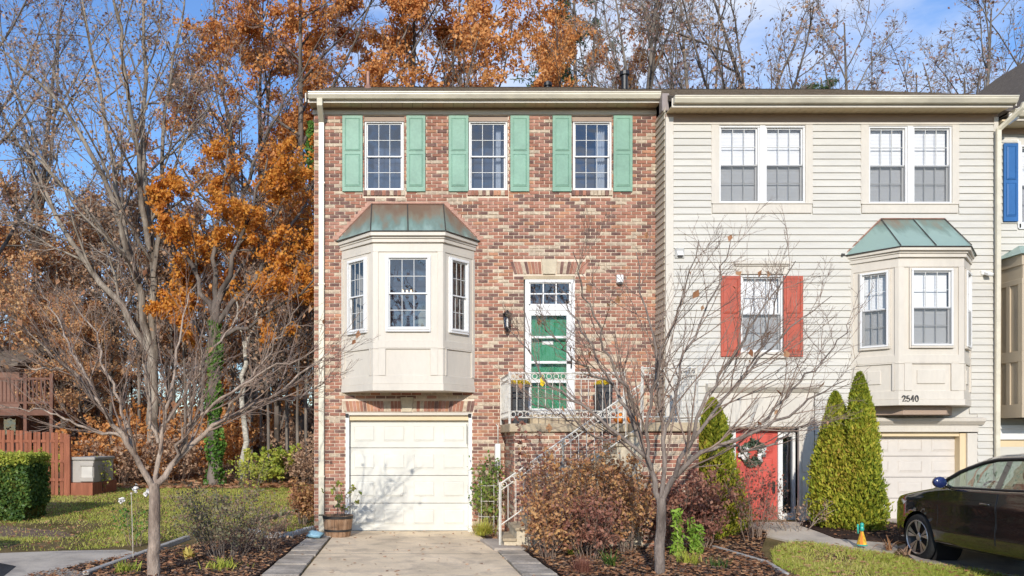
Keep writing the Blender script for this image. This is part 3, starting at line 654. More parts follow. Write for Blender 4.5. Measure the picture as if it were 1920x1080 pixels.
downspout(bh, [(dsx, -.38, 8.44), (dsx, -.36, 8.34), (dsx, -.06, 8.12), (dsx, -.06, .35), (dsx, -.06, .12), (dsx + .02, -.22, .05)], .11, .07)
for z in (6.9, 4.9, 2.9, 1.1): q = MB(); q.box(dsx - .065, dsx + .065, -.1, -.012, z, z + .03); q.build('downspout_strap', m_gutter, bh)
# leader at the party wall
q = MB(); x = PX(1241, -.5); q.box(x - .0, x + .14, -.52, -.33, 8.16, 8.50); q.build('leader_head', M('taupe_metal', (.30, .25, .23), .5), bh, bevel=.01)

# ============================================================ SIDED TOWNHOUSE (number 2540)
YW = -.6; GX0, GX1, GT = 4.93, 11.26, 7.89
sh_ = thing('cream_townhouse', 'cream sided townhouse with red shutters, a red front door and house number 2540', 'house', (8.1, YW + .1, 0))
P6 = lambda px: PX(px, YW); Z6 = lambda py: PZ(py, YW)
gh = []
DW = [((1333, 1523), ((1348, 1424), (1434, 1509)), (236, 382), (1333, 1523, 400)), ((1613, 1797), ((1628, 1700.5), (1711, 1784)), (237, 383), (1613, 1797, 401))]
for cas, wins, (t0, t1), _ in DW: gh.append((P6(cas[0]), P6(cas[1]), Z6(400), GT - .0))
gh.append((P6(1388), P6(1468), Z6(664), Z6(514)))                   # middle window
gh.append((P6(1328), P6(1527), -.3, Z6(722)))                       # entry
gh.append((P6(1550), P6(1832), -.3, Z6(783)))                       # garage
sid_h = list(gh); sid_h.append((P6(1598), P6(1817), Z6(765), Z6(492)))
q = MB()
rooms = [(P6(w[0]), P6(w[1]), Z6(t[1]), Z6(t[0])) for cas, ws, t, _ in DW for w in ws] + gh[2:]
holed_wall(q, GX0, GX1, -.3, 8.06, YW + .001, rooms, .2)
q.quad((GX0, YW, -.3), (GX0, 10, -.3), (GX0, 10, 8.1), (GX0, YW, 8.1)); q.quad((GX1, YW, -.3), (GX1, 10, -.3), (GX1, 10, 8.1), (GX1, YW, 8.1)); q.quad((GX0, 10, -.3), (GX1, 10, -.3), (GX1, 10, 8.1), (GX0, 10, 8.1))
gw = q.build('wall', m_siding, sh_, recalc=False)
siding(gw, TI @ Matrix.Translation((0, YW, 0)), P6(1262), P6(1862), -.03, GT, sid_h, m_siding)
# fix: boards are built with T baked below
q = MB(); q.box(GX0 - .012, P6(1262), YW - .03, YW + .0, -.3, 8.0); q.build('corner_board', m_cream, sh_, bevel=.004)
q = MB(); q.box(P6(1862), GX1 + .01, YW - .03, YW + .0, -.3, 8.0); q.build('corner_board', m_cream, sh_, bevel=.004)
# return wall facing the brick house
Tr = TR(GX0, 0, 0, R(-90))
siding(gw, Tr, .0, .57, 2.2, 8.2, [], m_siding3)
q = MB(); q.box(GX0 - .006, GX1, YW - .014, YW + .05, 7.89, 8.07); q.build('frieze', m_frieze, sh_)
q = MB(); q.box(GX0, GX1, YW - .022, YW + .0, 7.86, 7.895); q.build('frieze_trim', m_cream, sh_)
n = 44; xs = np.linspace(GX0, GX1 + .02, n + 1)
for i in range(n): q = MB(); q.box(xs[i] + .004, xs[i + 1] - .004, -.93, YW, 8.068, 8.085); q.build('soffit_panel', m_soffit, sh_)
q = MB(); q.box(GX0, GX1 + .04, -.95, -.93, 8.05, 8.22); q.build('fascia', m_cream, sh_)
gutter(sh_, GX0 + .02, 11.33, -.951, 8.225)
roof(sh_, GX0 + .06, 11.32, -.99, 8.235, 5.2, 11.05, 11.4)
q = MB(); q.profx([(-.99, 8.23), (5.2, 11.04), (5.2, 10.84), (-.99, 8.06)], 11.321, 11.345); q.build('rake_board', m_cream, sh_)
q = MB(); q.profx([(YW, 8.06), (11, 8.06), (5.2, 10.85)], GX1 - .03, GX1); q.build('gable_wall', m_cream, sh_)
dx = PX(1871, -.7); downspout(sh_, [(dx + .27, -1.0, 8.1), (dx + .25, -.98, 8.02), (dx, -.72, 7.72), (dx, -.68, .35), (dx, -.7, .28)], .085, .06)
for cas, wins, (t0, t1), (c0, c1, cb) in DW:
    m = .06
    q = MB(); x0, x1 = P6(c0), P6(c1); w0, w1 = P6(wins[0][0]), P6(wins[0][1]); w2, w3 = P6(wins[1][0]), P6(wins[1][1]); z0, z1 = Z6(t1), Z6(t0)
    q.box(x0, w0, YW - .03, YW + .02, z0, GT - .04); q.box(w3, x1, YW - .03, YW + .02, z0, GT - .04); q.box(w0, w3, YW - .029, YW + .02, z1, GT - .042)
    q.box(x0 + .02, x1 - .02, YW - .029, YW + .02, Z6(400), z0 - .012); q.box(x0 + .015, x1 - .015, YW - .045, YW + .02, z0 - .012, z0 + .012)
    q.build('window_casing', m_cream, sh_, bevel=.004)
    q = MB(); q.box(w1, w2, YW - .025, YW + .06, z0 + .012, z1); q.build('mullion', m_vinyl, sh_, bevel=.003)
    for a, b in ((w0, w1), (w2, w3)): window(sh_, TR(a, YW + .01, z0 + .012), b - a, z1 - z0 - .012, blind=True, screen=True)
a, b, z0, z1 = P6(1389), P6(1467), Z6(660), Z6(516)
window(sh_, TR(a, YW + .01, z0), b - a, z1 - z0, blind=True, screen=True)
q = MB(); q.box(a - .06, b + .06, YW - .05, YW + .0, Z6(672), z0); q.build('window_casing', m_cream, sh_, bevel=.005)
q = MB(); q.box(P6(1378), P6(1476), YW - .04, YW, Z6(515), Z6(500)); q.box(P6(1375), P6(1479), YW - .09, YW, Z6(497), Z6(490)); q.box(P6(1377), P6(1477), YW - .065, YW, Z6(500), Z6(497)); q.build('window_header', m_cream, sh_, bevel=.008)
shutter(sh_, 1350.5, 1387, 518, 669, m_redsh, YW - .012); shutter(sh_, 1468, 1504, 518, 669, m_redsh, YW - .012)
bay(sh_, YW, 9.605, 1.165, .60, .62, z_eave=5.36, z_fas=5.20, z_top=6.04, z_win0=3.56, z_win1=4.97, z_band=3.40, z_bot=2.55, z_lip=2.47,
    top0=P6(1650), top1=P6(1769), win_f=.76, win_s=.48, blind=True, seams=[.5], panels_small=True)
q = MB(); q.ext([(8.75, YW), (9.2, YW - .45), (10.0, YW - .45), (10.4, YW)], 2.30, 2.475); q.build('bay_underside', m_frieze, sh_, bevel=.01)
# house number 2540, serif strokes
def stroke(mb, pts, w0, w1, y):
    for i in range(len(pts) - 1):
        (xa, za), (xb, zb) = pts[i], pts[i + 1]; dx_, dz_ = xb - xa, zb - za; L = math.hypot(dx_, dz_) or 1; t = abs(dz_) / L; w = (w0 + (w1 - w0) * t) / 2
        nx_, nz2 = -dz_ / L * w, dx_ / L * w; ex_, ez_ = dx_ / L * w * .5, dz_ / L * w * .5
        mb.add([(xa + nx_ - ex_, y, za + nz2 - ez_), (xa - nx_ - ex_, y, za - nz2 - ez_), (xb - nx_ + ex_, y, zb - nz2 + ez_), (xb + nx_ + ex_, y, zb + nz2 + ez_),
                (xa + nx_ - ex_, y + .006, za + nz2 - ez_), (xa - nx_ - ex_, y + .006, za - nz2 - ez_), (xb - nx_ + ex_, y + .006, zb - nz2 + ez_), (xb + nx_ + ex_, y + .006, zb + nz2 + ez_)],
               [(0, 1, 2, 3), (0, 4, 5, 1), (1, 5, 6, 2), (2, 6, 7, 3), (3, 7, 4, 0)])
GL = {'2': [[(.06, .72), (.08, .88), (.3, 1), (.52, .95), (.6, .78), (.55, .6), (.36, .38), (.06, .04)], [(.06, .05), (.62, .05)], [(.62, .05), (.64, .2)]],
      '5': [[(.55, .97), (.16, .97)], [(.16, .97), (.11, .52)], [(.11, .52), (.3, .62), (.5, .56), (.62, .34), (.52, .1), (.3, 0), (.1, .06), (.06, .2)]],
      '4': [[(.66, .28), (.02, .28)], [(.02, .28), (.46, 1)], [(.46, 1), (.46, .03)], [(.32, .03), (.6, .03)]],
      '0': [[(.34 + .3 * math.sin(t), .5 + .5 * math.cos(t)) for t in np.linspace(0, 2 * math.pi, 15)]]}
yb = YW - .62 - .024; hx = PX(1692, yb); hz = PZ(753, yb); hh = .112
for i, c in enumerate('2540'):
    q = MB()
    for st in GL[c]: stroke(q, [(hx + i * .078 + x * .092, hz + z * hh) for x, z in st], .010, .019, yb)
    q.build('house_number_digit', m_seam, sh_, recalc=False)
# garage
g0, g1 = 8.08, P6(1802)
garage_door(sh_, TR(g0, YW + .17, .30), PX(1801, YW + .17) - g0, PZ(816, YW + .17) - .30, m_gdoor2)
q = MB(); q.box(P6(1812), P6(1831), YW - .03, YW + .17, .2, Z6(812)); q.build('garage_jamb', m_cream, sh_, bevel=.004)
q = MB(); q.box(P6(1801), P6(1812), YW + .02, YW + .17, .2, Z6(812)); q.build('garage_jamb', m_soffit, sh_)
q = MB(); q.box(P6(1550), g0, YW - .03, YW + .17, .2, Z6(812)); q.build('garage_jamb', m_cream, sh_, bevel=.004)
q = MB(); q.box(P6(1547), P6(1832), YW - .04, YW + .12, Z6(810), Z6(797)); q.build('garage_header', m_cream, sh_, bevel=.005)
q = MB(); q.profx([(YW, Z6(797)), (YW - .06, Z6(797)), (YW - .13, Z6(790)), (YW - .14, Z6(784)), (YW, Z6(782))], P6(1540), P6(1842) - .02); q.build('garage_cornice', m_cream, sh_, bevel=.004)
q = MB(); q.box(g0, P6(1801), YW + .04, YW + .17, Z6(818), Z6(810)); q.build('garage_header', m_soffit, sh_)
# entry
YD = YW + .22; ex0, ex1 = P6(1328), P6(1527)
q = MB(); q.box(ex0 + .02, ex1 - .02, YW - .03, YW + .03, Z6(800), Z6(736)); q.build('entry_header', m_cream, sh_, bevel=.004)
for a, b in ((ex0 + .1, ex0 + .62), (ex0 + .72, ex0 + 1.24), (ex0 + 1.34, ex0 + 1.9)): q = MB(); q.box(a, b, YW - .042, YW - .028, Z6(792), Z6(744)); q.build('header_panel', m_cream, sh_, bevel=.012)
q = MB(); q.profx([(YW + .01, Z6(736)), (YW - .05, Z6(736)), (YW - .14, Z6(727)), (YW - .15, Z6(721)), (YW + .01, Z6(718))], ex0 - .06, ex1 + .06); q.build('entry_cornice', m_cream, sh_, bevel=.004)
dxa, dxb = PX(1378, YD), PX(1457, YD); zd0, zd1 = .14, PZ(803, YD)
for a, b in ((ex0 + .02, P6(1368)), (P6(1497), ex1 - .02)):
    q = MB(); q.box(a, b, YW - .03, YW + .04, .1, Z6(800)); q.build('pilaster', m_cream, sh_, bevel=.004)
    q = MB(); q.box(a + .05, b - .05, YW - .045, YW - .028, .5, 1.1); q.build('pilaster_panel', m_cream, sh_, bevel=.01); q = MB(); q.box(a + .05, b - .05, YW - .045, YW - .028, 1.22, 1.95); q.build('pilaster_panel', m_cream, sh_, bevel=.01)
q = MB(); q.box(P6(1368), P6(1497), YW + .0, YD + .06, Z6(803), Z6(800)); q.build('entry_soffit', m_frieze, sh_)
q = MB(); q.box(P6(1368), dxa, YD - .05, YD + .05, .1, zd1 + .02); q.box(dxb, dxb + .09, YD - .05, YD + .05, .1, zd1 + .02); q.box(PX(1484, YD), P6(1497) + .03, YD - .05, YD + .05, .1, zd1 + .02); q.build('door_frame', m_white, sh_, bevel=.006)
q = MB(); q.box(dxb + .09, PX(1484, YD), YD - .03, YD + .03, .1, .42); q.box(dxb + .09, PX(1484, YD), YD - .03, YD + .03, 1.9, zd1 + .02); q.build('sidelight_panel', m_white, sh_, bevel=.005)
q = MB(); q.box(dxb + .09, PX(1484, YD), YD + .005, YD + .012, .42, 1.9); q.build('sidelight_pane', m_glass, sh_)
q = MB(); q.box(dxb, PX(1490, YD), YD + .2, YD + .22, .1, 2.1); q.build('room', m_dark_room, sh_)
dw = dxb - dxa; dh = zd1 - zd0
rd = panelled('front_door', TR(dxa, YD + .04, zd0), dw, dh, [(.10, .35, 1.45, 1.8), (.46, .72, 1.45, 1.8), (.10, .35, .75, 1.33), (.46, .72, .75, 1.33), (.10, .35, .14, .62), (.46, .72, .14, .62)], m_reddoor, sh_, t=.045)
q = MB(); x = PX(1450, YD); q.box(x - .025, x + .025, YD - .03, YD - .004, PZ(925, YD), PZ(903, YD)); q.lathe([(.012, -.05), (.032, -.03), (.03, -.005)], (x, YD - .02, PZ(918, YD)), 8); q.build('door_handle', m_black, rd, bevel=.004)
q = MB(); q.box(P6(1360), P6(1500), YW - .45, YD + .06, -.1, .115); q.build('door_step', m_concr2, sh_, bevel=.01)
# fixtures
q = MB(); x0, x1, z0, z1 = P6(1264.5), P6(1282), Z6(485), Z6(466); q.box(x0, x1, YW - .035, YW, z0, z1); v_ = q.build('vent_hood', M('grey_plastic', (.42, .41, .38), .5), sh_, bevel=.008)
q = MB(); q.profx([(YW - .034, z0 + .04), (YW - .085, z0 + .05), (YW - .034, z1 - .05)], x0 + .04, x1 - .03); q.build('vent_flap', m_white, v_); q = MB(); q.box(x0 + .05, x1 - .04, YW - .07, YW - .03, z0 + .025, z0 + .045); q.build('vent_flap', m_seam, v_)
q = MB(); q.lathe([(.018, -.03), (.022, 0), (.012, .02)], (P6(1577.5), YW - .04, Z6(478)), 8); q.box(P6(1576), P6(1583), YW - .03, YW, Z6(480), Z6(476)); q.build('hose_bracket', m_seam, sh_)
q = MB(); x = P6(1843); z = Z6(513); q.box(x - .06, x + .02, YW - .05, YW - .01, z - .03, z + .05); q.profx([(YW - .05, z + .03), (YW - .17, z - .03), (YW - .15, z - .07), (YW - .05, z - .03)], x - .02, x + .09); q.build('floodlight', m_white, sh_, bevel=.006)

# ============================================================ THIRD TOWNHOUSE
Y3 = -.3; th_ = thing('end_townhouse', 'pale sided townhouse with a blue shutter and front gable at the right edge', 'house', (14, 0, 0)); P3 = lambda px: PX(px, Y3); Z3 = lambda py: PZ(py, Y3)
q = MB(); w3 = (P3(1909), P3(1990), Z3(420), Z3(272))
holed_wall(q, 11.3, 18.5, -.3, 8.1, Y3 + .002, [w3], .2)
q.quad((11.3, Y3, 0), (11.3, 9, 0), (11.3, 9, 8.1), (11.3, Y3, 8.1)); q.quad((18.5, Y3, 0), (18.5, 9, 0), (18.5, 9, 8.1), (18.5, Y3, 8.1))
q.prism([(11.5, 8.0), (18.4, 8.0), (18.4, 10.5), (16.8, 12.0), (11.6, 8.05)], Y3 + .01, Y3 + .1); tw3 = q.build('wall', m_siding, th_, recalc=False)
b3 = (11.42, 14.2, 2.2, 5.5)
siding(tw3, TR(0, Y3, 0), 11.31, 14.5, 0, 7.78, [w3, b3, (11.3, 14.4, -.1, 2.25), (P3(1908) - .02, P3(1990), Z3(428), Z3(262))], m_siding)
siding(tw3, TR(0, Y3, 0), 12.4, 14.5, 8.15, 8.6, [], m_siding); siding(tw3, TR(0, Y3, 0), 13.1, 17, 8.7, 9.2, [], m_siding)
shutter(th_, 1879.5, 1906.5, 270, 416, m_blue, Y3 - .02)
q = MB(); q.box(P3(1876), P3(1909), Y3 - .02, Y3, Z3(268.5), Z3(262)); q.box(P3(1907), w3[0] + .04, Y3 - .03, Y3, Z3(428), Z3(266)); q.box(w3[0], w3[1], Y3 - .03, Y3, Z3(430), Z3(420)); q.build('window_casing', m_white, th_, bevel=.003)
window(th_, TR(w3[0] + .04, Y3 + .01, w3[2]), w3[1] - w3[0] - .04, w3[3] - w3[2], blind=True, screen=True)
q = MB(); q.box(11.3, 17, Y3 - .012, Y3 + .02, 7.79, 7.9); q.build('frieze', m_frieze, th_)
q = MB(); q.box(11.3, 17, -.68, Y3, 7.9, 7.93); q.build('soffit', m_soffit, th_)
q = MB(); q.box(11.42, 17, -.7, -.66, 7.9, 8.06); q.build('fascia', m_cream, th_); gutter(th_, 11.44, 17, -.701, 8.08)
q = MB(); q.profx([(-.69, 8.08), (Y3, 8.3), (Y3, 8.1)], 11.44, 17); q.build('pent_roof', m_shingle, th_)
def gz3(x): return 8.05 + (x - 11.45) * .765
q = MB(); q.add([(11.4, -.72, gz3(11.4)), (16.8, -.72, gz3(16.8)), (16.8, 7, gz3(16.8)), (11.4, 7, gz3(11.4)), (11.4, -.72, gz3(11.4) - .1), (16.8, -.72, gz3(16.8) - .1), (16.8, 7, gz3(16.8) - .1), (11.4, 7, gz3(11.4) - .1)],
    [(0, 1, 2, 3), (4, 7, 6, 5), (0, 4, 5, 1), (2, 6, 7, 3), (3, 7, 4, 0)]); q.build('roof', m_shingle, th_)
q = MB(); q.add([(16.8, -.72, gz3(16.8)), (22, -.72, 8.1), (22, 7, 8.1), (16.8, 7, gz3(16.8))], [(0, 1, 2, 3)]); q.build('roof', m_shingle, th_)
q = MB(); q.prism([(11.38, gz3(11.38) - .01), (16.8, gz3(16.8) - .01), (16.8, gz3(16.8) - .26), (11.38, gz3(11.38) - .2)], -.745, -.722); q.build('rake_board', m_white, th_)
# square bay seen from its left side
q = MB(); q.box(11.46, 14.1, -.98, Y3, 2.25, 5.3); q.build('bay_wall', m_bay_shade, th_)
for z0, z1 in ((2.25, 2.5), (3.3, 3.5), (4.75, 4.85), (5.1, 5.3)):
    q = MB(); q.box(11.435, 14.1, -1.0, Y3, z0, z1); q.build('bay_band', m_bay_shade, th_, bevel=.004)
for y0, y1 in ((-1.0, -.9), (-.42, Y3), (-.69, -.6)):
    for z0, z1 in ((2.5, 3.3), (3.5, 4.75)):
        q = MB(); q.box(11.436, 11.47, y0, y1, z0, z1); q.build('bay_stile', m_bay_shade, th_)
q = MB(); q.add([(11.38, -1.06, 5.3), (14.2, -1.06, 5.3), (14.2, Y3, 5.3), (11.38, Y3, 5.3), (11.9, Y3, 5.62), (14.2, Y3, 5.62)], [(0, 1, 5, 4), (0, 4, 3), (0, 3, 2, 1), (1, 2, 5)]); q.build('bay_roof', m_copper, th_)
q = MB(); q.box(11.33, 14.4, Y3 - .05, Y3 + .03, 1.84, 2.05); q.box(11.33, 14.4, Y3 - .09, Y3 + .03, 2.05, 2.12); q.build('garage_header', m_white, th_, bevel=.004)
q = MB(); q.box(11.5, 14.2, Y3 + .0, Y3 + .15, 1.7, 1.84); q.build('garage_header', m_soffit, th_)
garage_door(th_, TR(11.72, Y3 + .13, .32), 2.45, 1.4, m_gdoor2)

# ============================================================ STOOP, STEPS, RAILING
SX0, SX1, SY, PZT = 1.93, 4.90, -1.43, 2.13
st = thing('front_stoop', 'raised brick and stone stoop with steps below the green front door', 'stoop', (3.3, -1.2, 0))
q = MB(); q.box(SX0, SX1, SY, -.003, -.2, PZT - .155); q.box(3.95, SX1, -2.42, SY, -.2, PZT - .155); sw = q.build('stoop_wall', m_mortar, st)
front = brick_boxes(SX0, 3.95, -.05, PZT - .15, []); left = brick_boxes(0, 1.40, -.05, PZT - .15, [])
lay_bricks(sw, TR(0, SY, 0), front, lambda u, z: z > .7, y=-.002, limit=190)
lay_bricks(sw, TR(SX0, 0, 0, R(-90)), left, lambda u, z: z > .9, y=-.002, limit=90)
ex = brick_boxes(3.95, SX1, -.05, PZT - .15, []); lay_bricks(sw, TR(0, -2.42, 0), ex, lambda u, z: False, y=-.002)
q = MB(); q.ext([(SX0 - .1, -.02), (SX0 - .1, SY - .07), (3.95, SY - .07), (3.95, -2.5), (SX1, -2.5), (SX1, -.02)], PZT - .153, PZT); q.build('landing_slab', m_slab, st, bevel=.012)
NS = 11; sx = 1.62; rise = PZT / 12; run = (3.95 - sx) / NS
for i in range(NS):
    q = MB(); q.box(sx + i * run, sx + (i + 1) * run, -2.42, SY - .02, -.1, (i + 1) * rise - .05); b_ = q.build('step', m_stone, st)
    q = MB(); q.box(sx + i * run - .025, sx + (i + 1) * run - .001, -2.45, SY - .021, (i + 1) * rise - .05, (i + 1) * rise); q.build('tread', m_slab, st, bevel=.008)
q = MB(); q.ext([(1.42, -2.75), (1.95, -2.75), (1.95, -1.5), (1.3, -1.5)], -.02, .06); q.build('bottom_landing', m_concr3, st, bevel=.01)
rl = thing('stair_railing', 'white wrought iron railing with rings up the steps and round the landing', 'railing', (1.55, -2.4, .1))
mr = MB()
for i in range(12):
    for j_ in range(5):
        a1 = 2 * math.pi * i / 12; a2_ = 2 * math.pi * j_ / 5; mr.vs.append(((.045 + .008 * math.cos(a2_)) * math.cos(a1), .008 * math.sin(a2_), (.045 + .008 * math.cos(a2_)) * math.sin(a1)))
mr.fs = [(i * 5 + j_, ((i + 1) % 12) * 5 + j_, ((i + 1) % 12) * 5 + (j_ + 1) % 5, i * 5 + (j_ + 1) % 5) for i in range(12) for j_ in range(5)]; mr.ms = [0] * len(mr.fs)
ring0 = None
def bar(a, b, w, name='rail'):
    q = MB(); q.tube([a, b], w, 4); q.build(name, m_iron, rl)
def rail_run(p0, p1, h=.92, post=(True, True), low=True, rings=True, lowz=.09):
    global ring0
    p0, p1 = Vector(p0), Vector(p1); d = p1 - p0; L = math.hypot(d.x, d.y); up = Vector((0, 0, 1)); rz = math.atan2(d.y, d.x)
    bar(p0 + up * h, p1 + up * h, .016, 'top_rail'); bar(p0 + up * (h - .115), p1 + up * (h - .115), .010); bar(p0 + up * lowz, p1 + up * lowz, .012, 'bottom_rail')
    if low: bar(p0 + up * (lowz + .115), p1 + up * (lowz + .115), .009)
    if rings:
        n = max(1, int(L / .125))
        for i in range(n):
            for hz_ in ((h - .058, lowz + .058) if low else (h - .058,)):
                p = p0 + d * ((i + .5) / n) + up * hz_
                if ring0 is None: ring0 = mr.build('ring', m_iron, rl, origin=(0, 0, 0), smooth=True); ORG[ring0.name] = p; ring0.location = p - porg(rl); ring0.rotation_euler.z = rz
                else: inst(ring0, 'ring', p, rl, rz)
    n = max(1, int(L / .125))
    for i in range(n + 1):
        p = p0 + d * (i / n)
        if (i == 0 and post[0]) or (i == n and post[1]): bar(p, p + up * (h + .03), .022, 'post')
        elif 0 < i < n: bar(p + up * (lowz + (.115 if low else 0)), p + up * (h - .115), .0075, 'baluster')
FL = PZT + .0
rail_run((1.845, SY + .04, FL), (3.92, SY + .04, FL), .915, lowz=.11)
rail_run((1.845, SY + .04, FL), (1.845, -.05, FL), .915, post=(False, True), lowz=.11)
rail_run((1.56, -2.38, .03), (2.62, -2.38, .03 + .75), 1.06, low=False, lowz=.36)
rail_run((2.62, -2.38, .78), (3.95, -2.38, 1.72), 1.06, post=(False, True), low=False, lowz=.36)
bar((2.62, -2.38, .5), (2.62, -2.38, 1.84), .022, 'post')
rail_run((3.95, -2.42, FL), (4.87, -2.42, FL), .915, low=False, post=(True, True)); rail_run((4.87, -2.42, FL), (4.87, -1.5, FL), .915, post=(False, True), low=False)

# ============================================================ GROUND
XS = None
def ground_sheet():
    xs = np.concatenate([np.linspace(-160, -30, 14)[:-1], np.linspace(-30, 30, 81), np.linspace(30, 160, 14)[1:]])
    ys = np.concatenate([np.linspace(-140, -20, 12)[:-1], np.linspace(-20, 12, 65), np.linspace(12, 130, 40)[1:]])
    V = np.array([(x, y, gz(x, y)) for y in ys for x in xs]); nx = len(xs)
    F = np.array([(j * nx + i, j * nx + i + 1, (j + 1) * nx + i + 1, (j + 1) * nx + i) for j in range(len(ys) - 1) for i in range(nx - 1)])
    npobj('ground', [(V, F, 0)], m_soil, kind='structure', smooth=True, origin=(0, 0, 0))
ground_sheet()
def draped(name, pts, off, mat, kind='structure', skirt=.06, step=.6, parent=None, extra=None):
    bm = bmesh.new(); f = bm.faces.new([bm.verts.new((x, y, 0)) for x, y in pts])
    xs = [p[0] for p in pts]; ys = [p[1] for p in pts]
    for ax, (a, b) in ((0, (min(xs), max(xs))), (1, (min(ys), max(ys)))):
        v = a + step
        while v < b:
            co = [0, 0, 0]; no = [0, 0, 0]; co[ax] = v; no[ax] = 1
            bmesh.ops.bisect_plane(bm, geom=bm.verts[:] + bm.edges[:] + bm.faces[:], plane_co=co, plane_no=no); v += step
    for v in bm.verts: v.co.z = gz(v.co.x, v.co.y) + off + (extra(v.co.x, v.co.y) if extra else 0)
    if skirt:
        be = [e for e in bm.edges if len(e.link_faces) == 1]; r = bmesh.ops.extrude_edge_only(bm, edges=be)
        for v in [g for g in r['geom'] if isinstance(g, bmesh.types.BMVert)]: v.co.z -= skirt + off
    bmesh.ops.recalc_face_normals(bm, faces=bm.faces)
    me = bpy.data.meshes.new(name); bm.to_mesh(me); bm.free(); me.materials.append(mat)
    up = sum(p.normal.z * p.area for p in me.polygons)
    if up < 0: me.flip_normals()
    o = bpy.data.objects.new(name, me); link(o, parent); ORG[o.name] = porg(parent).copy()
    if kind: o['kind'] = kind
    return o
def g2(*pp): return [GP(*p) for p in pp]
# brick house driveway
DL = [(-1.26, .13), (-1.42, -.6), (-1.44, -6.5), (-1.6, -10.8)]; DRr = [(1.75, -10.8), (1.56, -6.5), (1.44, -2.2), (1.38, -.9), (1.24, .13)]
draped('driveway', DL + DRr, .012, m_concr)
q = MB()
for yj in (-3.1, -7.0): q.box(-1.43, 1.5, yj - .008, yj + .008, .010, .0135)
q.build('driveway_joint', m_seam, None, kind='structure')
draped('forest_floor', [(-160, 12.3), (-2.2, 12.3), (5, 11.5), (60, 11.5), (160, 20), (160, 125), (-160, 125)], .03, m_litter, step=8)
draped('street', [(-80, -20), (80, -20), (80, -11.2), (-80, -11.2)], .004, m_asph, step=5)
q = MB(); q.box(-80, 80, -11.2, -11.02, -.1, .12); q.build('kerb', m_concr2, None, kind='structure', bevel=.02)
# mulch beds
bedL = [(-2.0, -.0), (-2.55, .6), (-3.6, .3), (-3.3, -1.6), (-4.3, -3.2), (-5.0, -5.2), (-5.2, -7.0), (-2.02, -7), (-2.0, -5), (-1.9, -1.8), (-1.87, -.9)]
draped('mulch_bed', bedL, .03, m_mulch, step=.5, extra=lambda x, y: .02 * math.sin(x * 5) * math.sin(y * 4))
bedR = [(1.42, -.02), (1.9, -.02), (2.6, -2.5), (4.9, -2.5), (4.95, -.7), (6.2, -.7), (6.15, -2.2), (5.6, -3.2), (5.2, -4.5), (5.0, -7), (2.12, -7), (2.02, -4.6), (1.9, -2.8), (1.45, -1.0)]
draped('mulch_bed', bedR, .03, m_mulch, step=.5, extra=lambda x, y: .025 * math.sin(x * 5) * math.sin(y * 4))
draped('mulch_bed', [(7.6, -.7), (8.7, -.75), (9.0, -1.6), (8.6, -3.0), (7.7, -3.25), (6.95, -2.9), (7.0, -1.6)], .035, m_mulch, step=.4)
# concrete paths and the right driveway
draped('entry_path', [(6.1, -1.0), (7.35, -1.0), (7.0, -1.8), (6.95, -2.9), (7.7, -3.3), (7.55, -3.6), (7.2, -4.0), (6.9, -3.8), (6.2, -2.9), (6.0, -2.0)], .02, m_concr2, step=.5)
draped('side_driveway', [(9.0, -.42), (8.8, -2.6), (7.6, -3.5), (7.3, -4.4), (7.9, -5.0), (8.1, -5.6), (7.7, -7.5), (7.3, -11.0), (11.4, -11), (11.0, -.42)], .025, m_concr3, step=.6)
draped('sidewalk', g2((-250, 1044), (-40, 1042), (120, 1036), (235, 1034), (262, 1040), (140, 1092), (-300, 1100)), .03, m_concr2, step=.6)
draped('shade_patch', g2((-300, 1056), (0, 1060), (30, 1066), (0, 1090), (-300, 1090)), .036, m_asph, step=.6)  # dark patch laid over the sidewalk, standing in for the shade there
# flagstones either side of the driveway, each a slab of its own
def flags(a0, a1, b0, b1, n, rows=1, name='flagstone', parent=None):
    for i in range(n):
        for r in range(rows):
            def P(u, v):
                l = Vector(a0).lerp(Vector(a1), u); rr = Vector(b0).lerp(Vector(b1), u); return l.lerp(rr, v)
            j = lambda: random.uniform(-.012, .012)
            u0, u1, v0, v1 = i / n + .004, (i + 1) / n - .004, r / rows + .012, (r + 1) / rows - .012
            c = [P(u0, v0), P(u1, v0), P(u1, v1), P(u0, v1)]; z = random.uniform(.028, .042)
            q = MB(); q.ext([(p.x + j(), p.y + j()) for p in c], -.05, z); q.build(name, m_flag, parent, bevel=.008, kind='structure')
flags((-1.86, -.5), (-2.0, -6.2), (-1.45, -.5), (-1.47, -6.2), 12, 1)
flags((1.46, -2.8), (1.58, -6.6), (1.90, -2.8), (2.08, -6.6), 8, 1)
g_ = random.Random(4)
for (xa, ya), n_ in (((-1.2, -1.9), 9), ((.9, -3.0), 7), ((.2, -4.6), 8)):     # hairline cracks
    q = MB(); x_, y_ = xa, ya; an = g_.uniform(-.6, .6)
    for _ in range(n_):
        an += g_.uniform(-.6, .6); nx_, ny_ = x_ + .12 * math.cos(an), y_ + .12 * math.sin(an); w_c = .003
        q.quad((x_, y_ - w_c, .0155), (nx_, ny_ - w_c, .0155), (nx_, ny_ + w_c, .0155), (x_, y_ + w_c, .0155)); x_, y_ = nx_, ny_
    q.build('driveway_crack', m_seam, None, kind='structure', recalc=False)
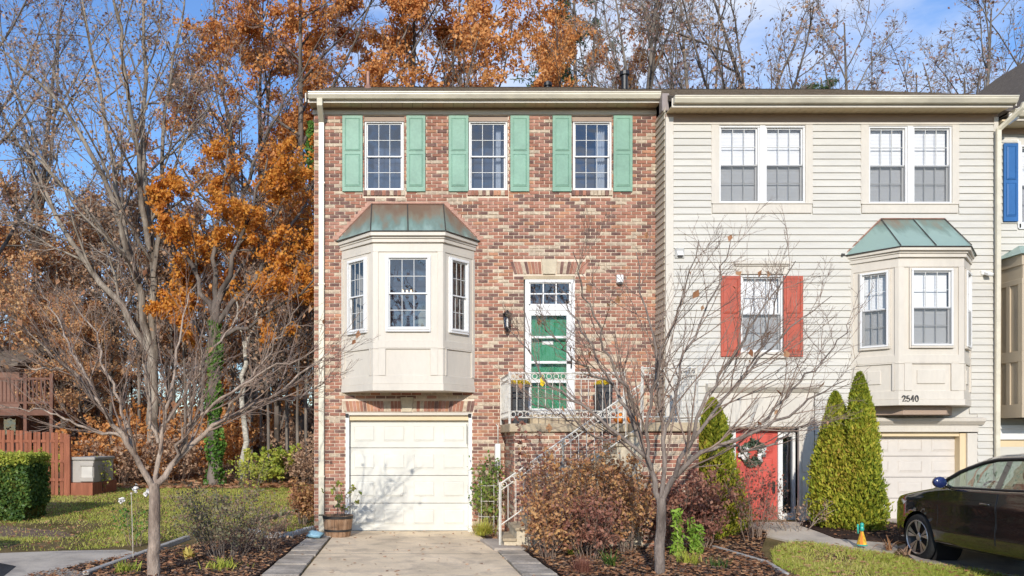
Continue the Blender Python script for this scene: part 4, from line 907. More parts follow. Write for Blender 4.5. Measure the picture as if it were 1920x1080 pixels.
# scalloped edging stones of the left bed, timber border behind
m_edge = M('pale_edging', (.46, .43, .39), .85, .2, 6, .3, 60, .2, fine=.2)
_ep = [GP(468, 1003), GP(500, 1014), GP(545, 1012), GP(588, 999)]
eb = thing('stone_border', 'low curved border of scalloped grey concrete edging stones left of the barrel planter', 'border', (*_ep[1], 0))
for a, b in zip(_ep[:-1], _ep[1:]):
    a, b = Vector((*a, 0)), Vector((*b, 0)); L = (b - a).length; n = max(1, round(L / .13)); rz = math.atan2(b.y - a.y, b.x - a.x)
    for i in range(n):
        c = a.lerp(b, (i + .5) / n); q = MB(TR(c.x, c.y, gz(c.x, c.y), rz)); ww = L / n / 2 - .004; hh = .15 + random.uniform(-.01, .01)
        q.prism([(-ww, 0), (ww, 0), (ww, hh * .75), (ww * .6, hh * .95), (0, hh), (-ww * .6, hh * .95), (-ww, hh * .75)], -.03, .03); q.build('edging_stone', m_edge, eb, bevel=.006)
def timber(a, b, w, h, label, mat):
    a = Vector((*a, 0)); b = Vector((*b, 0)); m = (a + b) / 2; L = (b - a).length; q = MB(TR(m.x, m.y, gz(m.x, m.y) - .02, math.atan2(b.y - a.y, b.x - a.x))); q.box(-L / 2, L / 2, -w / 2, w / 2, 0, h)
    return tag(q.build('border_timber', mat, None, bevel=.012), label, 'timber')
m_timb = M('weathered_timber', (.20, .17, .13), .9, .3, 4, .4, 60, .1, stretch=(1, 6, 6), fine=.3)
timber(GP(468, 986), GP(548, 968), .12, .14, 'weathered landscape timber running back toward the brick corner', m_timb)
timber(GP(160, 1082), GP(352, 1012), .09, .10, 'long pale border strip between the left mulch bed and the lawn', m_edge)
timber(GP(1338, 1031), GP(1440, 1062), .07, .09, 'pale grey border strip in front of the shrub by the red door', m_edge)
timber(GP(1440, 1062), GP(1475, 1084), .07, .09, 'short end piece of the pale border strip at the lawn corner', m_edge)

# ============================================================ CAR
m_paint = M('black_car_paint', (.012, .012, .012), .12, .1, 2, 0, 60, .6, coat=1.0)
m_rub = M('tyre_rubber', (.025, .025, .026), .8, .2, 20, .2, 80, .2)
m_rim = M('alloy_rim', (.45, .45, .46), .3, .05, 5, metal=.9)
m_chrome = M('chrome', (.7, .7, .7), .12, .02, 5, metal=1)
m_cglass = glassmat('car_glass', .7, .03, (.75, .95, .85), mult=.3)
m_inter = M('car_interior', (.20, .19, .17), .8, .2, 5)
m_lampg = M('headlamp', (.5, .52, .55), .1, .1, 10, spec=.8, coat=1)
m_mirror = M('mirror_shell_blue', (.015, .025, .10), .15, .1, 5, coat=1)
def make_car(loc, label, group):
    t = thing('parked_car', label, 'car', loc, group); L = 4.66; ox, oy, oz = loc
    def it(s, tab):
        return float(np.interp(s, [a for a, _ in tab], [b for _, b in tab]))
    W = lambda s: it(s, [(0, .50), (.05, .66), (.14, .77), (.3, .85), (.55, .905), (1, .93), (2, .94), (3.6, .935), (4.2, .90), (4.5, .84), (4.62, .74), (4.66, .66)])
    ZB = lambda s: it(s, [(0, .36), (.3, .27), (.8, .30), (3.8, .30), (4.3, .32), (4.66, .42)])
    ZT = lambda s: it(s, [(0, .66), (.04, .76), (.12, .84), (.35, .93), (.8, 1.02), (1.2, 1.09), (1.5, 1.12), (2.5, 1.135), (3.6, 1.17), (4.25, 1.17), (4.5, 1.10), (4.6, 1.0), (4.66, .8)])
    ZR = lambda s: it(s, [(1.1, 1.08), (1.3, 1.21), (1.6, 1.40), (1.9, 1.52), (2.2, 1.58), (2.6, 1.60), (3.1, 1.59), (3.6, 1.54), (4.0, 1.40), (4.35, 1.17)])
    def side(s, z):
        w = W(s); f = (z - .62) / .55; x = w * (1 - .07 * f * f if f > 0 else 1 - .05 * f * f * 1.6)
        if z > .86: x += .012 * math.exp(-((z - .9) / .03) ** 2)
        x -= .018 * math.exp(-((z - .70) / .10) ** 2) * (1 if .9 < s < 3.7 else .3)
        return x
    wx = .36; WF, WR, RA = .88, 3.62, .385
    ss = sorted(set(list(np.linspace(0, .3, 9)) + list(np.linspace(.3, 4.4, 66)) + list(np.linspace(4.4, L, 7)))); rows = 22
    vs = []; nr = None
    for s in ss:
        zb, zt = ZB(s), ZT(s); w = W(s); sec = [(0, zb), (side(s, zb + .03) * .85, zb), (side(s, zb + .03) * .97, zb + .012)]
        for k in range(rows): z = zb + .03 + (zt - .05 - zb - .03) * k / (rows - 1); sec.append((side(s, z), z))
        xb = side(s, zt - .05); sec += [(xb * .985, zt - .02), (xb * .93, zt - .002), (xb * .6, zt + .02), (xb * .3, zt + .028), (0, zt + .03)]
        nr = len(sec); vs.append(sec)
    for sgn in (-1, 1):
        V = []; Fs = []
        for i, s in enumerate(ss):
            for x, z in vs[i]:
                s2, z2 = s, z
                if x > .45:
                    for wc in (WF, WR):
                        d = math.hypot(s - wc, z - .34)
                        if abs(d - RA) < .042 and d > 0: s2 = wc + (s - wc) * RA / d; z2 = .34 + (z - .34) * RA / d
                V.append((ox + sgn * x, oy - s2, oz + z2))
        for i in range(len(ss) - 1):
            for k in range(nr - 1):
                sc_ = (ss[i] + ss[i + 1]) / 2; zc = (vs[i][k][1] + vs[i][k + 1][1] + vs[i + 1][k][1] + vs[i + 1][k + 1][1]) / 4; xc = (vs[i][k][0] + vs[i][k + 1][0]) / 2
                if xc > .42 and any(math.hypot(sc_ - wc, zc - .34) < RA - .004 for wc in (WF, WR)): continue
                Fs.append((i * nr + k, i * nr + k + 1, (i + 1) * nr + k + 1, (i + 1) * nr + k))
        Fs.append(tuple(range(nr))); Fs.append(tuple((len(ss) - 1) * nr + k for k in range(nr)))
        b = MB(); b.add(V, Fs); o = b.build('body_side', m_paint, t, smooth=True)
    for sgn in (-1, 1):                      # doors, slightly proud
        for s0, s1, up in ((1.34, 2.46, 0), (2.48, 3.46, 1)):
            V = []; Fs = []; n1 = 20; n2 = 12; off = .005
            for i in range(n1 + 1):
                s = s0 + (s1 - s0) * i / n1
                for k in range(n2 + 1):
                    z = .42 + (ZT(s) - .055 - .42) * k / n2; s_ = s
                    dd = math.hypot(s - WR, z - .34)
                    if up and dd < RA + .05: s_ = WR - math.sqrt(max(0, (RA + .05) ** 2 - (z - .34) ** 2))
                    V.append((ox + sgn * (side(s_, z) + off), oy - s_, oz + z))
            for i in range(n1):
                for k in range(n2): Fs.append((i * (n2 + 1) + k, i * (n2 + 1) + k + 1, (i + 1) * (n2 + 1) + k + 1, (i + 1) * (n2 + 1) + k))
            b = MB(); b.add(V, Fs); d_ = b.build('door', m_paint, t, smooth=True, recalc=False)
            for (sa, sb) in ((s0, s0), (s1, s1)):
                b = MB(); b.tube([(ox + sgn * (side(sa, z) + .003), oy - sa, oz + z) for z in np.linspace(.42, ZT(sa) - .06, 8)], .0045, 4); b.build('door_gap', m_black, d_)
            hs = s1 - .18; b = MB(); x = side(hs, .93) + .02; b.tube([(ox + sgn * (x - .012), oy - hs - .09, oz + .93), (ox + sgn * x, oy - hs - .07, oz + .93), (ox + sgn * x, oy - hs + .07, oz + .935), (ox + sgn * (x - .012), oy - hs + .09, oz + .935)], .013, 6); b.build('handle', m_paint, d_, smooth=True)
    # greenhouse
    def gp(s, v, sgn, out=0):
        zr, zt = ZR(s), ZT(s) - .03; xb = side(min(s, 4.2), ZT(s) - .05) * .975; xr = .64 * min(1, (zr - .9) / .5) + .03
        if s < 1.9: xr = xb + (.66 - xb) * max(0, (s - 1.1) / .8)
        if s > 3.8: xr = .67 + (xb - .67) * max(0, (s - 3.8) / .6)
        z1 = zr - .045; return (ox + sgn * ((xb + (xr - xb) * v) + out), oy - s, oz + zt + (z1 - zt) * v)
    st2 = list(np.linspace(1.1, 4.35, 40))
    b = MB(); V = []
    for s in st2:
        pl = gp(s, 1, -1); pr = gp(s, 1, 1); xr = pr[0] - ox; z = ZR(s)
        V += [pl, (ox - xr * .93, oy - s, oz + z - .008), (ox - xr * .5, oy - s, oz + z + .012), (ox, oy - s, oz + z + .018), (ox + xr * .5, oy - s, oz + z + .012), (ox + xr * .93, oy - s, oz + z - .008), pr]
    i0 = next(i for i, s in enumerate(st2) if s > 1.86); i1 = next(i for i, s in enumerate(st2) if s > 3.75)
    Fr = [(i * 7 + k, i * 7 + k + 1, (i + 1) * 7 + k + 1, (i + 1) * 7 + k) for i in range(i0, i1) for k in range(6)]
    b.add(V, Fr); b.build('roof', m_paint, t, smooth=True)
    for nm, r0, r1 in (('windshield', 0, i0), ('rear_window', i1, len(st2) - 1)):
        b = MB(); b.add(V, [(i * 7 + k, i * 7 + k + 1, (i + 1) * 7 + k + 1, (i + 1) * 7 + k) for i in range(r0, r1) for k in range(1, 5)]); b.build(nm, m_cglass, t, smooth=True)
    for sgn in (-1, 1):
        for nm, r0, r1, m_ in (('pillar', 0, i0 + 1, m_paint), ('pillar', i1 - 1, len(st2) - 1, m_paint)):
            b = MB(); ks = (0, 5)[sgn > 0]; b.add(V, [(i * 7 + ks, i * 7 + ks + 1, (i + 1) * 7 + ks + 1, (i + 1) * 7 + ks) for i in range(r0, r1)]); b.build(nm, m_, t, smooth=True, recalc=False)
        for s0, s1 in ((1.42, 2.36), (2.46, 3.28), (3.36, 3.95)):
            b = MB(); VV = []; n = 14
            for i in range(n + 1): s = s0 + (s1 - s0) * i / n; VV += [gp(s, 0, sgn), gp(s, .5, sgn), gp(s, 1, sgn)]
            b.add(VV, [(i * 3 + k, i * 3 + k + 1, (i + 1) * 3 + k + 1, (i + 1) * 3 + k) for i in range(n) for k in (0, 1)]); b.build('side_window', m_cglass, t, smooth=True, recalc=False)
        for s0, s1 in ((1.1, 1.42), (2.36, 2.46), (3.28, 3.36), (3.95, 4.35)):
            b = MB(); VV = []; n = 5
            for i in range(n + 1): s = s0 + (s1 - s0) * i / n; VV += [gp(s, 0, sgn, .004), gp(s, 1, sgn, .004)]
            b.add(VV, [(i * 2, i * 2 + 1, (i + 1) * 2 + 1, (i + 1) * 2) for i in range(n)]); b.build('pillar', m_paint, t, smooth=True, recalc=False)
        b = MB(); b.tube([gp(s, 0, sgn, .012) for s in np.linspace(1.35, 4.1, 20)], .007, 5); b.build('belt_trim', m_chrome, t, smooth=True)
        b = MB(); b.tube([gp(s, .985, sgn, .008) for s in np.linspace(1.3, 4.1, 24)], .008, 5); b.build('window_trim', m_chrome, t, smooth=True)
        b = MB(); b.tube([gp(s, .93, sgn, .005) for s in np.linspace(1.34, 4.1, 24)], .026, 5); b.tube([gp(s, .05, sgn, .006) for s in np.linspace(1.4, 4.1, 20)], .018, 5); b.build('window_frame', m_black, t, smooth=True)
        # mirror
        mx_ = ox + sgn * 1.02; my = oy - 1.52; mz = oz + 1.18; b = MB(); rr = [(.0, -.085), (.07, -.07), (.105, -.02), (.11, .03), (.10, .045)]
        b.lathe([(max(r_, .002), z_) for r_, z_ in rr], (0, 0, 0), 12); Mx = Matrix.Translation((mx_, my, mz)) @ Matrix.Rotation(R(90), 4, 'X') @ Matrix.Diagonal((.82, .72, .9, 1))
        b.vs = [tuple(Mx @ Vector(v)) for v in b.vs]; mir = b.build('mirror', m_mirror, t, smooth=True)
        b = MB(); b.tube([(ox + sgn * .86, my - .02, mz - .08), (mx_ - sgn * .05, my, mz - .02)], .028, 6); b.build('mirror_arm', m_paint, mir, smooth=True)
        # wheels
        for wc in (WF, WR):
            c = (ox + sgn * .80, oy - wc, oz + .343); wr = thing('wheel', None, None, c, parent=t)
            s_ = sgn; b = MB(); b.lathe([(.24, -.11), (.30, -.115), (.33, -.10), (.343, -.06), (.345, 0), (.343, .06), (.33, .10), (.30, .115), (.24, .11)], c, 40, axis='x'); b.fs = [f for f in b.fs if len(f) == 4]; b.ms = [0] * len(b.fs); b.build('tyre', m_rub, wr, smooth=True)
            b = MB(); b.lathe([(.247, s_ * .112), (.252, s_ * .125), (.235, s_ * .118), (.225, s_ * .06), (.0, s_ * .045)][::1], c, 40, axis='x'); b.fs = [f for f in b.fs if len(f) == 4]; b.ms = [0] * len(b.fs); b.build('rim', m_black, wr, smooth=True)
            b = MB(); b.lathe([(.232, s_ * .10), (.252, s_ * .121), (.244, s_ * .128), (.232, s_ * .118)], c, 40, axis='x'); b.fs = [f for f in b.fs if len(f) == 4]; b.ms = [0] * len(b.fs)
            for k in range(5):
                a = 2 * math.pi * k / 5 + .3
                for da, w in ((0, 1),):
                    for e_ in (-1, 1):
                        a0 = a + e_ * .10; a1 = a + e_ * .24
                        def pt(r, an, x): return (c[0] + s_ * x, c[1] + r * math.cos(an), c[2] + r * math.sin(an))
                        b.add([pt(.04, a0 - .5 * e_, .085), pt(.045, a + e_ * .02, .10), pt(.235, a + e_ * .05, .112), pt(.238, a1 + e_ * .12, .108)], [(0, 1, 2, 3)])
            b.lathe([(.05, s_ * .06), (.052, s_ * .10), (.04, s_ * .108), (.0, s_ * .11)], c, 14, axis='x'); b.build('spokes', m_rim, wr)
            b = MB(); b.lathe([(.385, -.30 * s_), (.388, -.02 * s_), (.386, .07 * s_)], (ox + sgn * .80, c[1], oz + .34), 32, axis='x'); b.fs = [f for f in b.fs if len(f) == 4]; b.ms = [0] * len(b.fs); b.build('wheel_arch', m_black, t, smooth=True, recalc=False)
        b = MB()
        P = lambda s, z, o=.004: (ox + sgn * (side(s, z) + o), oy - s, oz + z)
        b.add([P(.10, .70), P(.52, .80), P(.60, .86), P(.45, .88), P(.14, .80)], [(0, 1, 2, 3, 4)]); b.build('headlight', m_lampg, t, recalc=False)
        b = MB(); b.add([P(4.3, .85), P(4.60, .80), P(4.58, .98), P(4.3, 1.02)], [(0, 1, 2, 3)]); b.build('tail_light', m_redsh, t, recalc=False)
    b = MB(); b.box(ox - .82, ox + .82, oy - 4.1, oy - .5, oz + .28, oz + .40); b.build('underbody', m_black, t)
    b = MB(); b.box(ox - .3, ox + .3, oy - .0, oy + .012, oz + .45, oz + .62); b.build('grille', m_black, t, bevel=.01)
    b = MB(); b.box(ox - .84, ox + .84, oy - 1.55, oy - 1.2, oz + .75, oz + 1.07); b.build('dashboard', m_inter, t, bevel=.05)
    for xs_ in (-.38, .38):
        for sf in (2.35, 3.2):
            b = MB(); b.box(ox + xs_ - .25, ox + xs_ + .25, oy - sf - .1, oy - sf + .06, oz + .6, oz + 1.2); b.box(ox + xs_ - .12, ox + xs_ + .12, oy - sf - .08, oy - sf + .03, oz + 1.23, oz + 1.38); b.build('seat', m_inter, t, bevel=.04)
    b = MB(); Mx = Matrix.Translation((ox - .38, oy - 1.72, oz + 1.03)) @ Matrix.Rotation(R(70), 4, 'X')
    b.tube([tuple(Mx @ Vector((.18 * math.cos(a), .18 * math.sin(a), 0))) for a in np.linspace(0, 2 * math.pi, 25)], .014, 6); b.build('steering_wheel', m_black, t, smooth=True)
    return t
CX_, CYN = 8.37, -3.33
make_car((CX_, CYN, gz(8, -5) + .03), 'black car with alloy wheels parked nose in on the right hand driveway', 'parked cars')
make_car((-8.15, -3.2, .03), 'black car parked just beyond the left edge of the view', 'parked cars')

# ============================================================ SMALL THINGS
# half barrel planter
bx_, by_ = GP(631, 1010); by_ += .30
wb = thing('barrel_planter', 'half whiskey barrel planter with dark hoops beside the garage door', 'planter', (bx_, by_, .012))
m_oak = M('barrel_oak', (.36, .2, .11), .8, .3, 5, .3, 50, .15, stretch=(3, 3, .4), fine=.3, col2=(.5, .32, .2)); m_hoop = M('barrel_hoop', (.05, .047, .045), .5, .2, 8, metal=.4)
NSv = 22; H = .40
def br(z): return .235 + .055 * (z / H) ** .8
for i in range(NSv):
    a0, a1 = 2 * math.pi * (i + .04) / NSv, 2 * math.pi * (i + .96) / NSv; q = MB(); lv = []
    for z in (0, .14, .28, H):
        for r_ in (br(z), br(z) - .025):
            for a in (a0, a1): lv.append((bx_ + r_ * math.cos(a), by_ + r_ * math.sin(a), z + .012))
    f = []
    for k in range(3): o_ = k * 4; f += [(o_, o_ + 1, o_ + 5, o_ + 4), (o_ + 2, o_ + 6, o_ + 7, o_ + 3), (o_, o_ + 4, o_ + 6, o_ + 2), (o_ + 1, o_ + 3, o_ + 7, o_ + 5)]
    f += [(0, 2, 3, 1), (12, 13, 15, 14)]; q.add(lv, f); q.build('stave', m_oak, wb)
for z0, z1 in ((.34, .395), (.10, .14)):
    q = MB(); q.lathe([(br(z0) - .01, z0), (br(z0) + .005, z0), (br(z1) + .005, z1), (br(z1) - .01, z1)], (bx_, by_, .012), 44); q.fs = [f for f in q.fs if len(f) == 4]; q.ms = [0] * len(q.fs); q.build('hoop', m_hoop, wb, smooth=False)
q = MB(); q.lathe([(.25, .30), (.25, .36), (.1, .375), (.002, .38)], (bx_, by_, .012), 20); q.build('soil', m_mulch, wb)
# blue bag
a_, b_ = GP(591, 1012); q = MB(); prof = [(.10, .0), (.15, .03), (.14, .08), (.08, .12), (.02, .13)]; q.lathe(prof, (a_, b_, .04), 14)
q.vs = [(v[0] + .04 * math.sin(v[2] * 60 + v[1] * 20), v[1] + .03 * math.sin(v[0] * 40), v[2] + .012 * math.sin(v[0] * 70 + v[1] * 50)) for v in q.vs]
tag(q.build('plastic_bag', M('pale_blue_plastic', (.22, .38, .46), .4, .25, 14), None, smooth=True), 'small pale blue plastic bag lying at the brick corner by the barrel', 'bag')
# planters with mums either side of the green door, pumpkins
m_plant = M('charcoal_planter', (.045, .047, .05), .5, .2, 4)
def tall_planter(px0, px1, py0, py1, Yp, label):
    x0, x1 = PX(px0, Yp), PX(px1, Yp); z1 = PZ(py0, Yp); z0 = PZT + .002; w = x1 - x0; t = thing('tall_planter', label, 'planter', ((x0 + x1) / 2, Yp, z0), 'tall planters beside the green door')
    q = MB(); xm = (x0 + x1) / 2; h = w / 2
    q.add([(x0 + .03, Yp - h + .03, z0), (x1 - .03, Yp - h + .03, z0), (x1 - .03, Yp + h - .03, z0), (x0 + .03, Yp + h - .03, z0), (x0, Yp - h, z1), (x1, Yp - h, z1), (x1, Yp + h, z1), (x0, Yp + h, z1)], [(0, 3, 2, 1), (4, 5, 6, 7), (0, 1, 5, 4), (1, 2, 6, 5), (2, 3, 7, 6), (3, 0, 4, 7)])
    q.build('body', m_plant, t, bevel=.01); q = MB(); q.box(x0 - .015, x1 + .015, Yp - h - .015, Yp + h + .015, z1 - .05, z1 + .004); q.build('rim', m_plant, t, bevel=.006)
    q = MB(); zb = z0 + (z1 - z0) * .42
    for i in range(3): q.box(x0 + .03 + i * (w - .06) / 3 + .01, x0 + .03 + (i + 1) * (w - .06) / 3 - .01, Yp - h + .004, Yp - h + .03, zb, zb + .10)
    q.build('raised_band', m_plant, t, bevel=.006); return t, (xm, Yp, z1, w)
PLS = [tall_planter(958, 990, 722, 792, -.55, 'tall charcoal planter with yellow mums left of the green door'), tall_planter(1118, 1146, 722, 792, -.55, 'tall charcoal planter with yellow mums right of the green door, behind twigs')]
m_pump = M('pumpkin_skin', (.72, .22, .03), .45, .12, 8)
def pumpkin(px, py, r, Yp, label):
    x = PX(px, Yp); z = PZT + .003; t = thing('pumpkin', label, 'pumpkin', (x, Yp, z), 'pumpkins on the landing'); n = 40; prof = [(math.sin(a) * 1.0, -math.cos(a)) for a in np.linspace(.12, math.pi - .1, 12)]
    q = MB(); q.lathe([(p[0] * r, p[1] * r * .78 + r * .78) for p in prof], (0, 0, 0), n); q.vs = [(v[0] * k + x, v[1] * k + Yp, v[2] + z) for v in q.vs for k in [1 - .07 * abs(math.cos(5 * math.atan2(v[1], v[0])))]]
    q.build('flesh', m_pump, t, smooth=True); q = MB(); q.tube([(x, Yp, z + r * 1.5), (x + .01, Yp, z + r * 1.65), (x + .03, Yp, z + r * 1.85)], [.022, .015, .018], 6); q.build('stalk', m_timb, t)
pumpkin(1163, 785, .125, -1.1, 'orange pumpkin on the landing to the right of the second planter'); pumpkin(1186, 783, .10, -1.0, 'smaller orange pumpkin beside the larger one')
# wreath on the red door
wx_, wz_ = PX(1410, YD - .03), PZ(847, YD - .03)
wt = thing('wreath', 'round green and white leaf wreath hanging on the red door', 'wreath', (wx_, YD - .04, wz_ - .25))
# decorative garden figure: cone of yellow and teal glass
fx, fy = GP(1616, 1043, .05); fz = gz(fx, fy) + .03; gf = thing('garden_figure', 'little garden figure with a yellow and teal cone skirt by the arborvitae', 'garden ornament', (fx, fy, fz))
m_yel = M('amber_glass', (.72, .42, .04), .3, .4, 20, spec=.6); m_teal = M('teal_glass', (.03, .38, .30), .3, .3, 14, spec=.6)
n = 10
for i in range(n):
    a0, a1 = 2 * math.pi * i / n, 2 * math.pi * (i + 1) / n; q = MB(); r0, r1, z0, z1 = .075, .02, .05, .25
    q.add([(fx + r0 * math.cos(a0), fy + r0 * math.sin(a0), fz + z0), (fx + r0 * math.cos(a1), fy + r0 * math.sin(a1), fz + z0), (fx + r1 * math.cos(a1), fy + r1 * math.sin(a1), fz + z1), (fx + r1 * math.cos(a0), fy + r1 * math.sin(a0), fz + z1), (fx, fy, fz + z0), (fx, fy, fz + z1)], [(0, 1, 2, 3), (0, 4, 1), (2, 5, 3)])
    q.build('skirt_panel', m_yel if i % 3 else M('orange_glass', (.7, .22, .03), .3), gf)
q = MB(); q.lathe([(.078, .035), (.082, .05), (.07, .055)], (fx, fy, fz), 14); q.build('hem', m_teal, gf)
q = MB(); q.lathe([(.02, .25), (.035, .28), (.03, .31), (.022, .325), (.03, .345), (.028, .37), (.01, .385)], (fx, fy, fz), 10); q.tube([(fx - .03, fy, fz + .30), (fx - .065, fy - .01, fz + .36), (fx - .06, fy, fz + .22)], .016, 6); q.build('bust', m_teal, gf, smooth=True)
q = MB(); q.tube([(fx, fy, fz - .12), (fx, fy, fz + .06)], .006, 5); q.build('stake', m_iron, gf)
# plant stake on the left lawn
sx_, sy_ = GP(250, 1052); q = MB(); z0 = gz(sx_, sy_); top = CZ + (824 - 928) / S(sy_); q.tube([(sx_, sy_, z0 - .05), (sx_ - .03, sy_, top)], .006, 5); q.lathe([(.004, 0), (.018, .01), (.018, .03), (.004, .04)], (sx_ - .03, sy_, top), 8)
tag(q.build('plant_stake', M('pale_bamboo', (.5, .46, .36), .7), None), 'thin pale garden stake standing left of the left bare tree', 'stake')
# utility meter beside the stoop
ux = PX(934, -.12); q = MB(); q.box(ux - .06, ux + .05, -.16, -.014, PZ(880), PZ(832)); mt_ = thing('utility_meter', 'pale grey utility meter box and pipe at the left end of the stoop', 'meter', (ux, -.1, 0)); q.build('cover', m_white, mt_, bevel=.02)
q = MB(); q.tube([(ux, -.09, 0), (ux, -.09, PZ(880))], .02, 8); q.tube([(ux + .0, -.09, PZ(832)), (ux, -.09, PZ(800)), (ux - .03, -.03, PZ(795))], .012, 6); q.build('pipe', m_iron, mt_, smooth=True)

# ---- fence, hedge base, deck, hot tub cover
m_cedar = M('red_cedar_stain', (.34, .125, .07), .8, .25, 3, .3, 50, .15, stretch=(4, 4, .5), fine=.25)
fn = thing('picket_fence', 'tall red stained board fence ending at the left lawn', 'fence', (-11.5, 8.2, .16))
Yf = 8.0; sF = S(Yf); fx1 = PX(126, Yf); fz0 = gz(fx1, Yf); k = 0
x = fx1
while x > PX(-60, Yf):
    zt = PZ(812 - 6 * ((126 - (x * sF + 765)) / 126) + random.uniform(-1, 1), Yf); q = MB(); q.box(x - .10, x, Yf - .02 + (k % 2) * .05, Yf + (k % 2) * .05, fz0 - .05, zt); q.build('board', m_cedar, fn, bevel=.004); x -= .132; k += 1
q = MB(); q.box(fx1 - .0, fx1 + .09, Yf - .04, Yf + .08, fz0 - .1, PZ(815, Yf)); q.build('post', m_cedar, fn, bevel=.006)
for z in (.45, 1.0, 1.6): q = MB(); q.box(PX(-60, Yf), fx1, Yf + .002, Yf + .028, fz0 + z, fz0 + z + .08); q.build('rail', m_cedar, fn)
# grey skirted hot tub on a red deck base
Yh = 8.12; hx0, hx1 = PX(132, Yh), PX(176, Yh); ht = thing('hot_tub', 'grey covered hot tub cabinet on a low red deck beside the fence', 'hot tub', ((hx0 + hx1) / 2, Yh + .8, .2)); m_gp = M('grey_panel', (.40, .36, .31), .7, .1, 3)
q = MB(); q.box(hx0, hx1, Yh, Yh + 1.6, PZ(905, Yh), PZ(863, Yh)); q.build('cabinet', m_gp, ht, bevel=.02)
q = MB(); q.box(hx0 - .03, hx1 + .04, Yh - .04, Yh + 1.64, PZ(863, Yh), PZ(857, Yh)); q.build('cover', M('grey_cover', (.36, .33, .29), .7), ht, bevel=.02)
for a, b in ((.48, .96),):
    w = hx1 - hx0; q = MB(); q.box(hx0 + w * a, hx0 + w * b, Yh - .03, Yh, PZ(896, Yh), PZ(872, Yh)); q.build('panel', M('pale_slat', (.55, .51, .45), .7), ht, bevel=.01); q = MB(); q.box(hx0 + w * a - .03, hx0 + w * b + .03, Yh - .06, Yh, PZ(874, Yh), PZ(868, Yh)); q.box(hx0 + w * a - .03, hx0 + w * b + .03, Yh - .06, Yh, PZ(903, Yh), PZ(895, Yh)); q.build('ledge', m_gp, ht, bevel=.01)
q = MB(); q.box(hx0 - .0, hx1 + .0, Yh - .10, Yh + 1.9, .1, PZ(905, Yh)); tag(q.build('deck_base', m_cedar, None, bevel=.01), 'low red stained deck platform under the grey tub', 'deck')
m_deckb = M('brown_deck_stain', (.20, .10, .07), .8, .25, 3, .3, 50, .15, fine=.25)
# raised red deck with balusters behind the fence
Yk = 14.; dk_ = thing('raised_deck', 'raised red brown wooden deck with baluster railing among the trees at far left', 'deck', (PX(40, Yk), Yk + 1, .3)); zd = PZ(768, Yk)
q = MB(); q.box(PX(-120, Yk), PX(98, Yk), Yk, Yk + 3, zd - .22, zd); q.build('platform', m_deckb, dk_, bevel=.01)
for px in (-60, 47, 96):
    q = MB(); q.box(PX(px, Yk) - .06, PX(px, Yk) + .06, Yk - .01, Yk + .11, 0, PZ(700 if px > 0 else 690, Yk)); q.build('post', m_deckb, dk_)
q = MB(); q.box(PX(-120, Yk), PX(98, Yk), Yk, Yk + .06, PZ(712, Yk), PZ(708, Yk)); q.build('top_rail', m_deckb, dk_); q = MB(); q.box(PX(-120, Yk), PX(98, Yk), Yk, Yk + .06, PZ(757, Yk), PZ(753, Yk)); q.build('bottom_rail', m_deckb, dk_)
for i in range(26): x = PX(-100, Yk) + i * .145; q = MB(); q.box(x, x + .045, Yk + .01, Yk + .05, PZ(754, Yk), PZ(711, Yk)); q.build('baluster', m_deckb, dk_)
hb = thing('far_house', 'brown sided house mostly hidden by trees behind the red deck', 'house', (-14, 20, .5)); q = MB(); q.box(PX(-300, 17), PX(36, 17), 17, 25, 0, PZ(680, 17)); q.build('wall', M('brown_siding', (.22, .12, .085), .8, .15, 2, stretch=(.3, 1, 8)), hb)
q = MB(); q.profx([(16.5, PZ(683, 17)), (21, PZ(620, 17)), (25.5, PZ(683, 17)), (25.5, PZ(688, 17)), (16.5, PZ(688, 17))], PX(-320, 17), PX(44, 17)); q.build('roof', m_shingle, hb)
q = MB(); q.box(PX(8, 17), PX(30, 17), 16.96, 17.0, PZ(815, 17), PZ(775, 17)); q.build('window', m_glass, hb)

# ============================================================ VEGETATION
def nrm(v): return v / np.maximum(np.linalg.norm(v, axis=-1, keepdims=True), 1e-9)
def grow(g, parents, n, t0, t1, ang, ratio, P, rr, wander, up, rmin, shrink=.5, lmin=0., outb=0.):
    """children of a batch of branches; parents = (pts N,Q,3 ; rad N,Q)"""
    pts, rad = parents; N, Q, _ = pts.shape
    plen = np.linalg.norm(np.diff(pts, axis=1), axis=2).sum(1)
    t = (np.arange(n)[None, :] + g.random((N, n))) / n; t = t0 + (t1 - t0) * t
    f = t * (Q - 1); i = np.minimum(f.astype(int), Q - 2); fr = f - i; r_ = np.arange(N)[:, None]
    st = pts[r_, i] * (1 - fr[..., None]) + pts[r_, i + 1] * fr[..., None]; tan = nrm(pts[r_, i + 1] - pts[r_, i])
    r0 = (rad[r_, i] * (1 - fr) + rad[r_, i + 1] * fr) * rr
    q = g.normal(size=(N, n, 3)); q = nrm(q - tan * (q * tan).sum(-1, keepdims=True))
    a = np.radians(g.uniform(*ang, (N, n)))[..., None]; d = nrm(tan * np.cos(a) + q * np.sin(a))
    ln = np.maximum(plen[:, None] * ratio * (1 - shrink * (t - t0) / max(t1 - t0, 1e-6)) * g.uniform(.6, 1.25, (N, n)), lmin)
    st = st.reshape(-1, 3); d = d.reshape(-1, 3); ln = ln.reshape(-1); r0 = np.maximum(r0.reshape(-1), rmin)
    out = np.zeros((len(st), P, 3)); out[:, 0] = st; step = (ln / (P - 1))[:, None]; p = st.copy()
    for k in range(1, P):
        d = nrm(d + g.normal(size=d.shape) * wander + np.array([0, 0, up])); p = p + d * step; out[:, k] = p
    R_ = r0[:, None] * np.linspace(1, .3, P)[None, :]; R_ = np.maximum(R_, rmin * .6)
    return out, R_
